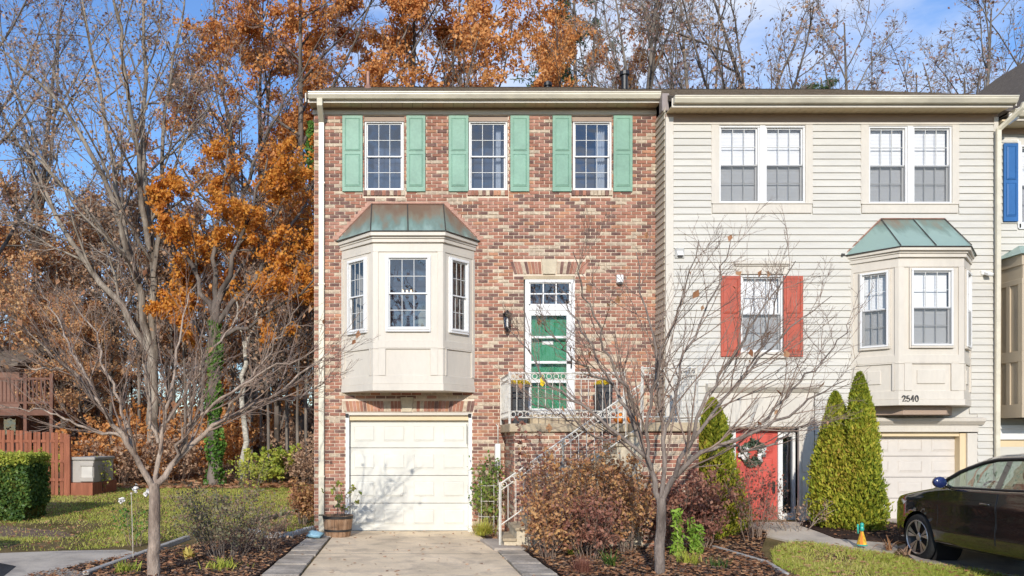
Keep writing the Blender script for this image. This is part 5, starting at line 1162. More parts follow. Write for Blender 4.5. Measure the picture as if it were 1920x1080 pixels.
def tubes(batch, sides):
    pts, rad = batch; N, P, _ = pts.shape
    tan = np.zeros_like(pts); tan[:, 1:-1] = pts[:, 2:] - pts[:, :-2]; tan[:, 0] = pts[:, 1] - pts[:, 0]; tan[:, -1] = pts[:, -1] - pts[:, -2]; tan = nrm(tan)
    main = nrm(pts[:, -1] - pts[:, 0]); ref = np.where(np.abs(main[:, 2:3]) < .8, np.array([[0, 0, 1.]]), np.array([[.0, 1., 0]]))[:, None, :]
    b = nrm(np.cross(tan, ref)); c = np.cross(b, tan); a = np.linspace(0, 2 * np.pi, sides, endpoint=False)
    V = pts[:, :, None, :] + rad[:, :, None, None] * (b[:, :, None, :] * np.cos(a)[None, None, :, None] + c[:, :, None, :] * np.sin(a)[None, None, :, None])
    V = V.reshape(-1, 3); base = (np.arange(N) * P * sides)[:, None, None]; i = np.arange(P - 1)[None, :, None] * sides; k = np.arange(sides)[None, None, :]; k2 = (k + 1) % sides
    F = np.stack([base + i + k, base + i + k2, base + i + sides + k2, base + i + sides + k], -1).reshape(-1, 4)
    return V, F
def leaves(g, pos, size, elong=1.5, droop=0., fold=.2, flat=None):
    """rhombic leaves, folded a little along the midrib"""
    n = len(pos); d = nrm(g.normal(size=(n, 3)) + np.array([0, 0, -droop])); q = g.normal(size=(n, 3)); w = nrm(np.cross(d, q)); nn = np.cross(d, w)
    s = (size * g.uniform(.6, 1.35, (n, 1))); L = d * s * elong / 2; Wd = w * s / 2
    V = np.stack([pos - L, pos + Wd - L * .1 + nn * s * fold, pos + L, pos - Wd - L * .1 + nn * s * fold], 1).reshape(-1, 3)
    k = np.arange(n)[:, None] * 4
    F = np.concatenate([k + np.array([[0, 1, 2]]), k + np.array([[0, 2, 3]])]).reshape(-1, 3)
    return V, F
def along(g, batch, n, t0=.3, jit=.1):
    pts, rad = batch; N, P, _ = pts.shape; b = g.integers(0, N, n); f = (t0 + (1 - t0) * g.random(n)) * (P - 1); i = np.minimum(f.astype(int), P - 2); fr = (f - i)[:, None]
    return pts[b, i] * (1 - fr) + pts[b, i + 1] * fr + g.normal(size=(n, 3)) * jit
def poly(pts, rad, P, g=None, wob=0.):
    """resample a hand placed limb to P points"""
    p = np.array(pts, float); L = np.concatenate([[0], np.cumsum(np.linalg.norm(np.diff(p, axis=0), axis=1))]); t = np.linspace(0, L[-1], P)
    q = np.stack([np.interp(t, L, p[:, k]) for k in range(3)], 1)
    q[1:-1] = q[1:-1] * .6 + (q[2:] + q[:-2]) * .2
    if wob: q[1:] += g.normal(size=(P - 1, 3)) * wob
    r = np.interp(t / L[-1], np.linspace(0, 1, len(rad)), rad); return q, r
def stackb(*l): return np.stack([a for a, _ in l]), np.stack([b for _, b in l])

m_barkA = M('pale_bark', (.22, .17, .13), .9, .35, 3.5, .9, 25, .1, stretch=(1, 1, .3), col2=(.46, .39, .31), fine=.4, fscale=12)
m_barkB = M('grey_brown_bark', (.12, .10, .085), .9, .35, 3, .6, 30, .1, stretch=(1, 1, .3), col2=(.27, .23, .19))
m_barkC = M('dark_bark', (.08, .065, .055), .9, .35, 3, .6, 30, .1, stretch=(1, 1, .3), col2=(.22, .18, .15))
m_barkF = M('smooth_pink_grey_bark', (.34, .25, .195), .85, .3, 5, .9, 45, .15, stretch=(1, 1, .35), col2=(.56, .44, .345), fine=.35, fscale=30)
m_barkG = M('smooth_grey_bark', (.20, .155, .13), .85, .3, 5, .9, 45, .15, stretch=(1, 1, .35), col2=(.38, .31, .26), fine=.4, fscale=30)
m_ftwig = M('reddish_brown_twig', (.17, .115, .09), .85, .3, 3, col2=(.36, .26, .20))
m_twig = M('tan_grey_twig', (.24, .195, .165), .9, .3, 1.2, col2=(.44, .37, .31))
m_twigR = M('brown_twig', (.24, .17, .13), .9, .3, 1.2, col2=(.36, .26, .2))
L_or = leafmat('orange_oak_leaves', [(.34, .13, .05), (.56, .22, .07), (.68, .30, .09), (.80, .42, .15), (.72, .38, .18)], trans=.4)
L_gold = leafmat('golden_leaves', [(.36, .12, .03), (.58, .21, .04), (.68, .28, .045), (.78, .38, .07), (.56, .20, .05)], trans=.4)
L_rust = leafmat('rust_leaves', [(.36, .15, .09), (.56, .26, .13), (.68, .37, .17), (.76, .50, .25), (.54, .28, .19)], trans=.4)
L_brn = leafmat('brown_dry_leaves', [(.22, .13, .09), (.38, .23, .15), (.52, .34, .22), (.60, .44, .30)])
L_mauve = leafmat('mauve_dry_leaves', [(.22, .13, .12), (.36, .21, .18), (.44, .28, .23)])
L_grn = leafmat('ivy_leaves', [(.035, .09, .015), (.08, .19, .03), (.15, .28, .05), (.30, .36, .06)])
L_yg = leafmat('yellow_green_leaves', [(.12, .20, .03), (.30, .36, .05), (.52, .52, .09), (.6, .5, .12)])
L_arb = leafmat('arborvitae_foliage', [(.05, .09, .015), (.15, .20, .02), (.30, .33, .03), (.48, .43, .05), (.46, .27, .07)], trans=.15, rough=.7)
L_hedge = leafmat('hedge_foliage', [(.03, .07, .02), (.06, .12, .03), (.13, .21, .045), (.34, .36, .06)], rough=.45)
L_pine = leafmat('pine_needles', [(.035, .07, .03), (.08, .13, .05), (.16, .19, .07)])
L_grass = leafmat('grass_blades', [(.15, .21, .03), (.28, .35, .045), (.44, .46, .08), (.56, .50, .16), (.48, .40, .2)], trans=.25)
L_shrub = leafmat('dry_shrub_leaves', [(.15, .07, .05), (.32, .14, .075), (.48, .24, .11), (.64, .38, .15), (.40, .19, .13), (.70, .48, .2)])
L_redsh = leafmat('red_brown_shrub_leaves', [(.13, .06, .045), (.27, .11, .08), (.38, .18, .12), (.46, .27, .17)])
L_fall = leafmat('fallen_leaves', [(.12, .06, .035), (.28, .12, .06), (.44, .22, .11), (.55, .33, .18), (.35, .2, .14)])

# ---- one lawn, as blades
def blades(g, x, y, h, w, lean=.5):
    n = len(x); z = np.array([gz(a, b) for a, b in zip(x, y)]) + .004
    an = g.uniform(0, 6.283, n); dx, dy = np.cos(an) * w, np.sin(an) * w; hh = h * g.uniform(.4, 1.3, n); lx, ly = g.normal(size=n) * h * lean, g.normal(size=n) * h * lean
    V = np.stack([np.stack([x - dx, y - dy, z], 1), np.stack([x + dx, y + dy, z], 1), np.stack([x + lx, y + ly, z + hh], 1)], 1).reshape(-1, 3)
    return V, np.arange(3 * n).reshape(-1, 3)
def inpoly(x, y, P):
    c = np.zeros(len(x), bool); n = len(P)
    for i in range(n):
        x1, y1 = P[i]; x2, y2 = P[(i + 1) % n]
        m = ((y1 > y) != (y2 > y)); c ^= m & (x < (x2 - x1) * (y - y1) / (y2 - y1 + 1e-12) + x1)
    return c
def scatter(g, P, n, power=1.):
    P = [tuple(p) for p in P]; x0, x1 = min(p[0] for p in P), max(p[0] for p in P); y0, y1 = min(p[1] for p in P), max(p[1] for p in P)
    x = g.uniform(x0, x1, n); y = y0 + (y1 - y0) * g.random(n) ** power; k = inpoly(x, y, P); return x[k], y[k]
g = np.random.default_rng(3)
lawnL = [(-15, -2.6), (-7.9, -2.6), (-5.6, -2.75), (-4.9, -2.2), (-4.3, -1.2), (-3.75, .35), (-2.65, .7), (-2.0, .2), (-1.95, 12.5), (-22, 12.5), (-22, -2.6)]
x, y = scatter(g, lawnL, 230000, 1.5); _k = ~((x < -6.3) & (y > -.9) & (y < 1.5) & (g.random(len(x)) < .85)); x, y = x[_k], y[_k]; keep = g.random(len(x)) < np.clip(.62 + .5 * np.sin(x * 1.7 + 2 + np.sin(y * 2.1)) * np.cos(y * 1.1 + x * .6) + .10 * (y - 0), .06, 1); x, y = x[keep], y[keep]
ch1 = blades(g, x, y, .05, .007)
bu = g.random(len(x)) < 0
npobj('lawn_grass', [(*ch1, 0)], L_grass, kind='stuff')
lawnR = [(5.15, -7), (5.3, -4.4), (5.75, -3.2), (6.2, -2.95), (7.15, -3.95), (7.25, -4.5), (7.9, -5.05), (8.1, -5.6), (8.0, -7)]
x, y = scatter(g, lawnR, 75000); _k = g.random(len(x)) < np.clip(.6 + .5 * np.sin(x * 3.1 + np.sin(y * 2.7)) * np.cos(y * 2.3), .12, 1); x, y = x[_k], y[_k]; npobj('lawn_grass', [(*blades(g, x, y, .055, .006), 0)], L_grass, kind='stuff')
draped('bare_soil', [(-15, -.9), (-7.9, -.9), (-6.6, -1.2), (-6.2, -.7), (-7.0, .2), (-8.2, .9), (-9.5, 1.6), (-15, 1.6)], .006, M('dry_soil', (.26, .18, .13), .95, .3, 6, .8, 40, .05, fine=.4, fscale=50), skirt=0)
# fallen leaves lying on beds, lawn and woods
def litter(name, P, n, size, mt, power=1., lift=.05):
    x, y = scatter(g, P, n, power); z = np.array([gz(a, b) for a, b in zip(x, y)]) + lift + g.random(len(x)) * .02; p = np.stack([x, y, z], 1)
    d = g.normal(size=(len(x), 3)); V, F = leaves(g, p, size, 1.4, 0, .25)
    V = V.reshape(-1, 4, 3); c = p[:, None, :]; V = c + (V - c) * np.array([1, 1, .3]); npobj(name, [(V.reshape(-1, 3), F, 0)], mt, kind='stuff')
litter('fallen_leaves', bedL, 5200, .055, L_fall); litter('fallen_leaves', bedR, 9000, .06, L_fall)
litter('fallen_leaves', [(7.6, -.7), (8.7, -.75), (9.0, -1.6), (8.6, -3.0), (7.0, -2.9)], 500, .05, L_fall)
litter('fallen_leaves', lawnL, 6500, .06, L_fall, 1.2, .045); litter('forest_leaf_litter', [(-40, 12), (0, 11), (30, 12), (40, 60), (-60, 60)], 60000, .2, L_fall, 1.5, .06)
litter('fallen_leaves', [(-2, -.1), (-2.3, -6), (2.0, -6), (1.3, 0)], 150, .05, L_brn, 1, .02)
litter('fallen_leaves', lawnR, 900, .05, L_fall, 1, .04)
litter('mulch_chips', bedL, 12000, .03, M('mulch_chip', (.09, .06, .045), .95, .6, 9, col2=(.2, .14, .11))); litter('mulch_chips', bedR, 16000, .03, bpy.data.materials['mulch_chip'])

# ---- generic trees
def tree_mesh(seed, trunk, limbs=None, spec=(), sides=(8, 5, 4, 3, 3), bark=None, twig=None, leaf=None, nleaf=0, lsize=.15, ljit=.3, ldroop=.2, lt0=.2, lfilter=None, leaf_level=-1, clump=None):
    """returns dict of chunks (wood, twigs, leaves)"""
    g = np.random.default_rng(seed); wood = [(*tubes(trunk, sides[0]), 0)]; tw = []; lv = []; last = trunk
    if limbs is not None: wood.append((*tubes(limbs, sides[1]), 0)); last = limbs
    levels = []
    for k, sp in enumerate(spec):
        last = grow(g, last, **sp); levels.append(last); (wood if k < 1 else tw).append((*tubes(last, sides[min(2 + k, 4)]), 0))
    if nleaf:
        src = levels[leaf_level]; p = along(g, src, nleaf, lt0, ljit)
        if clump is not None:
            f, th = clump; ph = g.uniform(0, 6.28, 6); v = np.sin(p[:, 0] * f + ph[0] + 1.3 * np.sin(p[:, 2] * f * .7 + ph[1])) + np.sin(p[:, 2] * f * 1.2 + ph[2] + np.sin(p[:, 1] * f + ph[3])) + np.sin(p[:, 1] * f * .8 + ph[4]) + .35 * g.normal(size=len(p)); p = p[v > th]
        lv.append((*leaves(g, p, lsize, 1.5, ldroop), 0))
    return wood, tw, lv
def put_tree(name, label, base, parts, mats, group=None, rz=0, sc=1., kindname=('trunk', 'branches', 'crown'), cat='tree'):
    t = thing(name, label, cat, base, group); t.rotation_euler.z = rz; t.scale = (sc,) * 3
    for nm, ch, mt in zip(kindname, parts, mats):
        if ch:
            o = npobj(nm, ch, mt, t, smooth=(nm == 'trunk'), origin=base, kind=None if nm == 'trunk' else 'stuff'); o.location = (0, 0, 0)
    return t
def copy_tree(src, loc, rz, sc, label, group=None):
    r = src.copy(); COL.objects.link(r); r.location = loc; r.rotation_euler = (0, 0, rz); r.scale = (sc[0], sc[0], sc[1]) if isinstance(sc, tuple) else (sc,) * 3; r['label'] = label
    if group: r['group'] = group
    elif 'group' in r: del r['group']
    for c in list(src.children):
        d = c.copy(); COL.objects.link(d); d.parent = r
    return r
def W3(px, py, Y): return (PX(px, Y), Y, PZ(py, Y))
def limb(g, pix, Y, r0, r1, P=10, dy=0., wob=.0):
    """limb through picture points at depth Y, drifting dy in depth towards the tip"""
    n = len(pix); pts = [W3(px, py, Y + dy * (i / (n - 1)) ** 1.3) for i, (px, py) in enumerate(pix)]
    return poly(pts, [r0, r1], P, g, wob)
SP = lambda n, t0, t1, a0, a1, ratio, P, rr, wa, up, rmin, shrink=.5, lmin=0.: dict(n=n, t0=t0, t1=t1, ang=(a0, a1), ratio=ratio, P=P, rr=rr, wander=wa, up=up, rmin=rmin, shrink=shrink, lmin=lmin)

# foreground trees -------------------------------------------------------
g = np.random.default_rng(21)
def fore_tree(name, label, trunk_px, Y, limbs_px, rT, seed, bark, twigm, leafn):
    g = np.random.default_rng(seed); tr = [limb(g, trunk_px, Y, rT[0], rT[1], 10, 0, .006)]
    base = W3(*trunk_px[0], Y); base = (base[0], Y, gz(base[0], Y) - .03)
    L = [limb(g, px, Y + y0, r0, .0055, 18, dy, .022) for px, r0, dy, y0 in limbs_px]
    sub = grow(g, stackb(*L), 12, .10, .97, (16, 46), .42, 9, .50, .045, .045, .0040, .45, .35)
    sub2 = grow(g, sub, 6, .12, .97, (16, 44), .50, 6, .62, .045, .04, .0030, .4, .2)
    sub3 = grow(g, (np.concatenate([sub2[0]]), np.concatenate([sub2[1]])), 2, .3, .95, (18, 45), .5, 4, .7, .08, .04, .0025, .4, .08)
    wood = [(*tubes(stackb(*tr), 14), 0), (*tubes(stackb(*L), 8), 0)]; tw = [(*tubes(sub, 5), 0), (*tubes(sub2, 4), 0), (*tubes(sub3, 3), 0)]
    p = along(g, sub2, leafn, .6, .01) + np.array([0, 0, -.03]); lv = [(*leaves(g, p, .07, 1.5, 2.0, .25), 0)]
    return put_tree(name, label, base, (wood, tw, lv), (bark, m_ftwig, L_fall), kindname=('trunk', 'twigs', 'dry_leaves'))
fore_tree('bare_tree', 'small bare spreading tree with pinkish grey bark in the left bed', [(289, 1110), (287, 1030), (292, 965), (288, 905)], -5.3,
    [([(288, 915), (262, 862), (222, 800), (160, 722), (85, 655), (20, 590)], .044, -.9, 0), ([(290, 912), (326, 866), (395, 800), (450, 772), (540, 720), (640, 640)], .044, .7, 0), ([(289, 915), (296, 835), (324, 725), (338, 620), (368, 530)], .036, .5, 0),
     ([(247, 838), (230, 770), (198, 690), (170, 610), (110, 540)], .026, .9, -.1), ([(338, 852), (362, 785), (425, 742), (500, 695), (600, 655)], .028, -.6, .1), ([(297, 830), (280, 765), (275, 690), (248, 600), (228, 500)], .025, -.7, .06),
     ([(303, 800), (340, 750), (368, 690), (432, 615), (480, 530)], .025, 1.0, .1), ([(236, 822), (170, 806), (88, 772), (0, 762)], .022, .9, -.1), ([(190, 760), (150, 690), (118, 620), (70, 530)], .021, .9, -.25), ([(420, 786), (468, 705), (530, 630), (566, 560)], .021, -.7, .2),
     ([(326, 866), (350, 800), (374, 705), (388, 600)], .022, -.6, .05), ([(120, 690), (60, 690), (-20, 660)], .016, -.5, -.5), ([(470, 762), (560, 745), (630, 700)], .016, .6, .3)],
    (.088, .070), 5, m_barkF, m_barkF, 42)
fore_tree('bare_tree', 'small bare spreading tree with grey bark in the right bed before the steps', [(1238, 1110), (1236, 1030), (1241, 975), (1239, 935)], -5.2,
    [([(1239, 945), (1226, 895), (1196, 812), (1160, 738), (1112, 660), (1060, 560)], .040, .7, 0), ([(1240, 940), (1282, 872), (1345, 836), (1420, 808), (1500, 762), (1590, 715)], .042, -.5, 0), ([(1239, 940), (1248, 880), (1240, 780), (1228, 650), (1202, 540), (1192, 470)], .034, .4, 0),
     ([(1266, 895), (1296, 830), (1330, 780), (1402, 700), (1468, 625), (1565, 555)], .030, .8, -.05), ([(1222, 880), (1212, 815), (1222, 735), (1250, 640), (1290, 530), (1310, 455)], .026, -.5, .05), ([(1212, 858), (1165, 822), (1110, 772), (1042, 728), (985, 660), (945, 610)], .027, .8, .1),
     ([(1288, 850), (1310, 770), (1352, 700), (1425, 592), (1490, 490)], .026, -.7, .1), ([(1192, 805), (1180, 740), (1140, 660), (1098, 560), (1075, 470)], .024, -.8, .15), ([(1243, 830), (1262, 760), (1288, 660), (1345, 540), (1372, 440)], .025, .9, .08),
     ([(1170, 826), (1120, 822), (1050, 775), (1000, 760)], .018, -.6, .25), ([(1350, 835), (1430, 846), (1500, 800), (1560, 790)], .020, .8, -.1), ([(1420, 808), (1470, 745), (1550, 670), (1600, 600)], .018, .5, -.2), ([(1400, 702), (1440, 610), (1470, 520)], .016, -.5, .4), ([(1150, 722), (1090, 690), (1010, 600)], .018, -.6, .4)],
    (.072, .062), 9, m_barkG, m_barkG, 36)

# big trees of the left wood ---------------------------------------------
def bigtree(name, label, Y, trunk_px, limbs_px, rT, seed, mats, specs, leafkw, group=None, wob=.05, P=12):
    g = np.random.default_rng(seed); b = W3(*trunk_px[0], Y); base = (b[0], Y, gz(b[0], Y)); tp = [(b[0], Y, base[2] - .2)] + [W3(*p, Y) for p in trunk_px[1:]]
    tr = poly(tp, rT, 14, g, wob); L = [limb(g, px, Y, r0, r1, P, dy, wob) for px, r0, r1, dy in limbs_px]
    wood, tw, lv = tree_mesh(seed + 1, stackb(tr), stackb(*L), specs, bark=None, **leafkw)
    return put_tree(name, label, base, (wood, tw, lv), mats, group)
up_spec = lambda a=9, b=6, c=4, r=.006: [SP(a, .18, .98, 22, 60, .42, 8, .5, .10, .05, .018, .5, .8), SP(b, .15, .97, 20, 60, .48, 6, .55, .13, .03, .011, .45, .4), SP(c, .15, .97, 20, 60, .55, 4, .6, .14, .02, .0085, .4, .3)]
bigtree('tall_bare_tree', 'large pale barked bare tree forking into four long limbs behind the left lawn', 15., [(288, 905), (288, 760), (286, 650)],
    [([(286, 665), (227, 567), (147, 482), (102, 393), (60, 300), (24, 190)], .155, .035, 3), ([(286, 660), (262, 558), (235, 447), (205, 350), (160, 262), (100, 175), (0, 88)], .16, .035, -2),
     ([(288, 660), (286, 424), (270, 300), (268, 180), (272, -40)], .16, .05, 1), ([(262, 540), (222, 400), (200, 252), (187, 155), (160, 60), (145, -40)], .12, .04, 4), ([(280, 470), (262, 330), (255, 250), (232, 100), (205, -50)], .13, .04, -3),
     ([(287, 520), (310, 380), (300, 240), (330, 90), (352, -30)], .11, .03, 2), ([(230, 480), (150, 380), (60, 290), (-40, 200)], .11, .03, 3)],
    [.25, .23, .21], 31, (m_barkA, m_twig, L_brn), up_spec(10, 6, 5), dict(nleaf=5200, lsize=.085, ljit=.12, sides=(10, 7, 5, 3, 3)))
bigtree('tall_bare_tree', 'dark slender bare tree leaning right near the brick house left corner', 18., [(470, 900), (462, 600), (440, 350)],
    [([(442, 380), (432, 240), (410, 120), (395, -30)], .10, .03, 2), ([(445, 400), (478, 300), (520, 210), (570, 130), (610, 60)], .09, .02, -2), ([(440, 360), (400, 270), (372, 200), (345, 120)], .08, .02, 1), ([(455, 500), (500, 420), (560, 350)], .07, .02, 2)],
    [.17, .13, .11], 41, (m_barkC, m_twig, L_mauve), up_spec(8, 5, 4), dict(nleaf=1200, lsize=.10, ljit=.15, sides=(8, 6, 4, 3, 3)))
bigtree('golden_oak', 'dense golden orange tree beside the brick house left wall', 12.5, [(402, 912), (400, 700), (405, 560)],
    [([(402, 600), (360, 500), (330, 420), (310, 350)], .11, .03, 2), ([(403, 590), (440, 480), (470, 400), (500, 300)], .12, .03, -1), ([(405, 570), (402, 460), (420, 350), (430, 280)], .11, .03, 1), ([(404, 610), (480, 520), (540, 440), (585, 350)], .11, .03, 1),
     ([(404, 640), (480, 600), (550, 560), (610, 500)], .08, .02, -2), ([(403, 650), (350, 590), (310, 540)], .07, .02, 2), ([(404, 580), (500, 430), (560, 300)], .08, .02, 3)],
    [.24, .20, .16], 51, (m_barkC, m_twigR, L_gold), [SP(9, .25, .98, 25, 65, .36, 7, .5, .1, .02, .014, .4, .8), SP(6, .15, .97, 25, 65, .5, 5, .55, .12, 0, .009, .4, .4), SP(4, .15, .97, 20, 70, .5, 3, .6, .1, -.02, .006, .3, .25)], dict(nleaf=52000, lsize=.088, ljit=.085, clump=(2.6, -.1), ldroop=.9, sides=(10, 6, 4, 3, 3)))
# ivy on that trunk and a red rust tree mass behind
def ivy(label, px, y0, y1, Y, w, n, seed):
    g = np.random.default_rng(seed); z0, z1 = PZ(y0, Y), PZ(y1, Y); t = g.random(n); a = g.uniform(0, 6.28, n); r = w * (1 - .35 * t) * (.8 + .35 * g.random(n)) * (1 + .35 * np.sin(t * 25 + a * 2))
    p = np.stack([PX(px, Y) + r * np.cos(a) + .03 * np.sin(t * 9), Y + r * np.sin(a), z0 + (z1 - z0) * t], 1)
    o = npobj('ivy', [(*leaves(g, p, .11, 1.1, .6), 0)], L_grn, None); tag(o, label, 'ivy')
ivy('green ivy climbing the trunk of the golden tree left of the house', 402, 925, 600, 12.5, .27, 3600, 4)
ivy('thin ivy patch high on a trunk near the brick house corner', 583, 330, 170 + 60, 17, .2, 900, 5)
bigtree('birch_tree', 'thin white barked tree trunk left of the brick house', 14., [(458, 915), (456, 840), (455, 760), (462, 640)], [([(460, 660), (440, 560), (430, 480)], .05, .02, 1), ([(461, 650), (490, 560), (510, 470)], .05, .02, 1)],
    [.13, .10, .08], 61, (M('white_birch_bark', (.5, .46, .38), .8, .5, 6, .4, 30, .1, stretch=(1, 1, 3), col2=(.62, .58, .5)), m_twig, L_or), up_spec(5, 4, 3), dict(nleaf=1500, lsize=.12, ljit=.2))

# forest prototypes, copied about ---------------------------------------
def proto(name, label, seed, H, spread, nl, mats, specs, leafkw, at, rT=.26, lean=.4, group=None, first=.35, ang=(22, 50)):
    g = np.random.default_rng(seed); base = (at[0], at[1], gz(*at)); n = 14; p = [np.array([0, 0, -.2])]; d = np.array([g.normal() * .04 * lean, g.normal() * .04 * lean, 1])
    for i in range(n - 1): d = d + g.normal(size=3) * .05 * lean; d[2] = 1; p.append(p[-1] + d * H / n)
    p = np.array(p) + np.array(base); tr = (p[None], np.linspace(rT, rT * .12, n)[None])
    L = grow(g, tr, nl, first, .97, ang, spread, 10, .62, .07, .06, .03, .55)
    wood, tw, lv = tree_mesh(seed + 1, tr, L, specs, **leafkw); return put_tree(name, label, base, (wood, tw, lv), mats, group)
bare_sp = [SP(7, .2, .98, 22, 55, .42, 7, .5, .11, .05, .016, .45, .8), SP(6, .15, .97, 20, 58, .48, 5, .55, .13, .03, .0115, .4, .4), SP(4, .15, .97, 20, 60, .5, 4, .6, .13, .02, .009, .4, .3)]
leaf_sp = [SP(7, .2, .98, 25, 60, .40, 6, .5, .1, .02, .02, .4, .8), SP(6, .15, .97, 25, 65, .5, 4, .55, .12, 0, .011, .4, .5), SP(3, .15, .97, 25, 70, .5, 3, .6, .1, -.02, .008, .3, .3)]
kb = dict(nleaf=1100, lsize=.10, ljit=.15, sides=(8, 6, 4, 3, 3))
PR = {}
PR['bareA'] = proto('tall_bare_tree', 'bare grey tree with upright limbs left of the dark roof flue', 101, 23, .42, 13, (m_barkB, m_twig, L_mauve), bare_sp, kb, (PX(1180, 18), 18), ang=(18, 42))
PR['bareB'] = proto('tall_bare_tree', 'bare grey tree with a forked top above the cream house eave', 103, 22, .46, 12, (m_barkB, m_twig, L_mauve), bare_sp, kb, (PX(1330, 19), 19), ang=(20, 50))
PR['bareC'] = proto('tall_bare_tree', 'dark bare tree leaning right above the middle of the cream roof', 107, 23, .5, 11, (m_barkC, m_twig, L_brn), bare_sp, dict(nleaf=1600, lsize=.10, ljit=.15, sides=(8, 6, 4, 3, 3)), (PX(1430, 17), 17), ang=(25, 58), lean=1.2)
PR['orA'] = proto('orange_oak', 'broad rust orange oak rising behind the left half of the brick house', 111, 24, .42, 15, (m_barkC, m_twigR, L_or), leaf_sp, dict(nleaf=58000, lsize=.10, ljit=.12, clump=(1.5, .15), ldroop=.9, sides=(8, 5, 4, 3, 3)), (PX(560, 19), 19), ang=(30, 65), first=.4)
PR['orB'] = proto('orange_oak', 'rust orange oak with dark limbs behind the middle of the brick roof', 113, 24, .40, 14, (m_barkC, m_twigR, L_or), leaf_sp, dict(nleaf=54000, lsize=.10, ljit=.12, clump=(1.6, .2), ldroop=.9, sides=(8, 5, 4, 3, 3)), (PX(735, 18), 18), ang=(30, 62), first=.42)
PR['rust'] = proto('rust_tree', 'lower rusty brown tree in the wood behind the left lawn', 117, 10.5, .5, 15, (m_barkC, m_twigR, L_rust), leaf_sp, dict(nleaf=18000, lsize=.095, ljit=.14, clump=(2.4, .1), ldroop=.3, sides=(6, 4, 3, 3, 3)), (PX(120, 19), 19), rT=.16, ang=(30, 70), first=.12)
PR['rust2'] = proto('orange_tree', 'lower burnt orange tree in the wood beside the brick house', 118, 11.5, .48, 14, (m_barkC, m_twigR, L_or), leaf_sp, dict(nleaf=22000, lsize=.10, ljit=.12, clump=(2.2, .2), ldroop=.7, sides=(6, 4, 3, 3, 3)), (PX(520, 17), 17), rT=.14, ang=(30, 65), first=.15)
PR['thin'] = proto('slender_bare_tree', 'slender bare sapling in the wood left of the brick house', 119, 12, .3, 11, (m_barkB, m_twig, L_brn), bare_sp[:2], dict(nleaf=900, lsize=.12, ljit=.12, sides=(6, 4, 3, 3, 3)), (PX(540, 16), 16), rT=.09, first=.3)
cp = lambda k, px, Y, rz, sc, label, group=None: copy_tree(PR[k], (PX(px, Y), Y, gz(PX(px, Y), Y)), rz, sc, label, group)
cp('orB', 505, 23, 4.0, .98, 'loose rust orange oak above the left roof corner of the brick house')
cp('orB', 900, 20, 2.1, 1.0, 'rust orange oak behind the right part of the brick roof')
cp('orA', 1075, 21, 1.2, (.74, .97), 'narrow rust orange oak above the right end of the brick roof')
cp('rust2', 50, 22, 1., 1.0, 'burnt orange tree behind the red raised deck'); cp('rust', 230, 24, 2.2, 1.1, 'rusty brown tree behind the big pale limbed tree')
cp('rust2', 410, 22, 4.4, .95, 'burnt orange tree behind the white barked trunk'); cp('rust', -60, 20, 5.2, 1.15, 'rusty brown tree at the far left edge')
cp('rust2', 590, 20, .4, 1.1, 'burnt orange tree touching the brick house left edge'); cp('rust2', 170, 25, 2.4, 1.15, 'burnt orange tree seen between the pale limbs')
o_ = cp('rust', 150, 17, 2.9, (.72, .62), 'low rusty tree just right of the red fence'); 
for k, px, Y, rz, sc, lb in (('bareA', 60, 21, 1.3, 1.0, 'tall bare grey tree above the red raised deck'), ('bareB', -70, 17, 2.4, 1.05, 'tall bare tree cut by the left edge of the view'), 
        ('bareB', 480, 26, 4.1, 1.0, 'far bare tree above the golden tree'),
        ('bareA', 1270, 25, 2.0, 1.0, 'farther bare tree above the joint of the two roofs'), ('bareA', 1600, 23, 4.4, .96, 'far bare tree above the right end of the cream roof'), ('bareC', 1740, 25, 5.0, .95, 'far dark bare tree above the end of the cream gutter'),
        ('bareB', 1840, 20, 3.6, 1.02, 'bare tree with brown leaf traces above the gable at right'), ('bareC', 1930, 24, 1.9, 1.0, 'bare tree cut by the right edge above the gable')):
    cp(k, px, Y, rz, sc, lb)
for i, (px, Y) in enumerate(((505, 13.5), (560, 14.5), (522, 19), (345, 17), (440, 20), (210, 18), (180, 22), (588, 21), (250, 26), (90, 24), (310, 30), (420, 32), (530, 34), (10, 30), (470, 15), (492, 17.5), (575, 16), (375, 15), (325, 19), (265, 18), (232, 21), (150, 18), (120, 26), (545, 22), (455, 24), (395, 27), (350, 23), (285, 34))):
    cp('thin', px, Y, i * 1.7, .8 + .05 * (i % 7), 'slender bare sapling among the far trunks of the left wood', 'slender saplings in the left wood')
# pine showing green through the orange
def pine(label, px, Y, H, seed):
    g = np.random.default_rng(seed); x = PX(px, Y); base = (x, Y, gz(x, Y)); tr = poly([(x, Y, base[2]), (x + .2, Y, base[2] + H * .5), (x, Y, base[2] + H)], [.25, .05], 10)
    L = grow(g, stackb(tr), 60, .45, .99, (65, 95), .17, 6, .35, .04, .03, .03, .8); tw = grow(g, L, 8, .2, 1, (25, 60), .4, 4, .5, .05, .03, .012); p = along(g, tw, 12000, .1, .10)
    put_tree('pine_tree', label, base, ([(*tubes(stackb(tr), 8), 0)], [(*tubes(L, 4), 0)], [(*leaves(g, p, .06, 5., 0), 0)]), (m_barkC, m_barkC, L_pine))
pine('green pine showing through the orange oak above the brick roof', 1075, 26, 25.5, 8); pine('dull green pine low above the middle of the cream roof', 1540, 38, 23.5, 12)
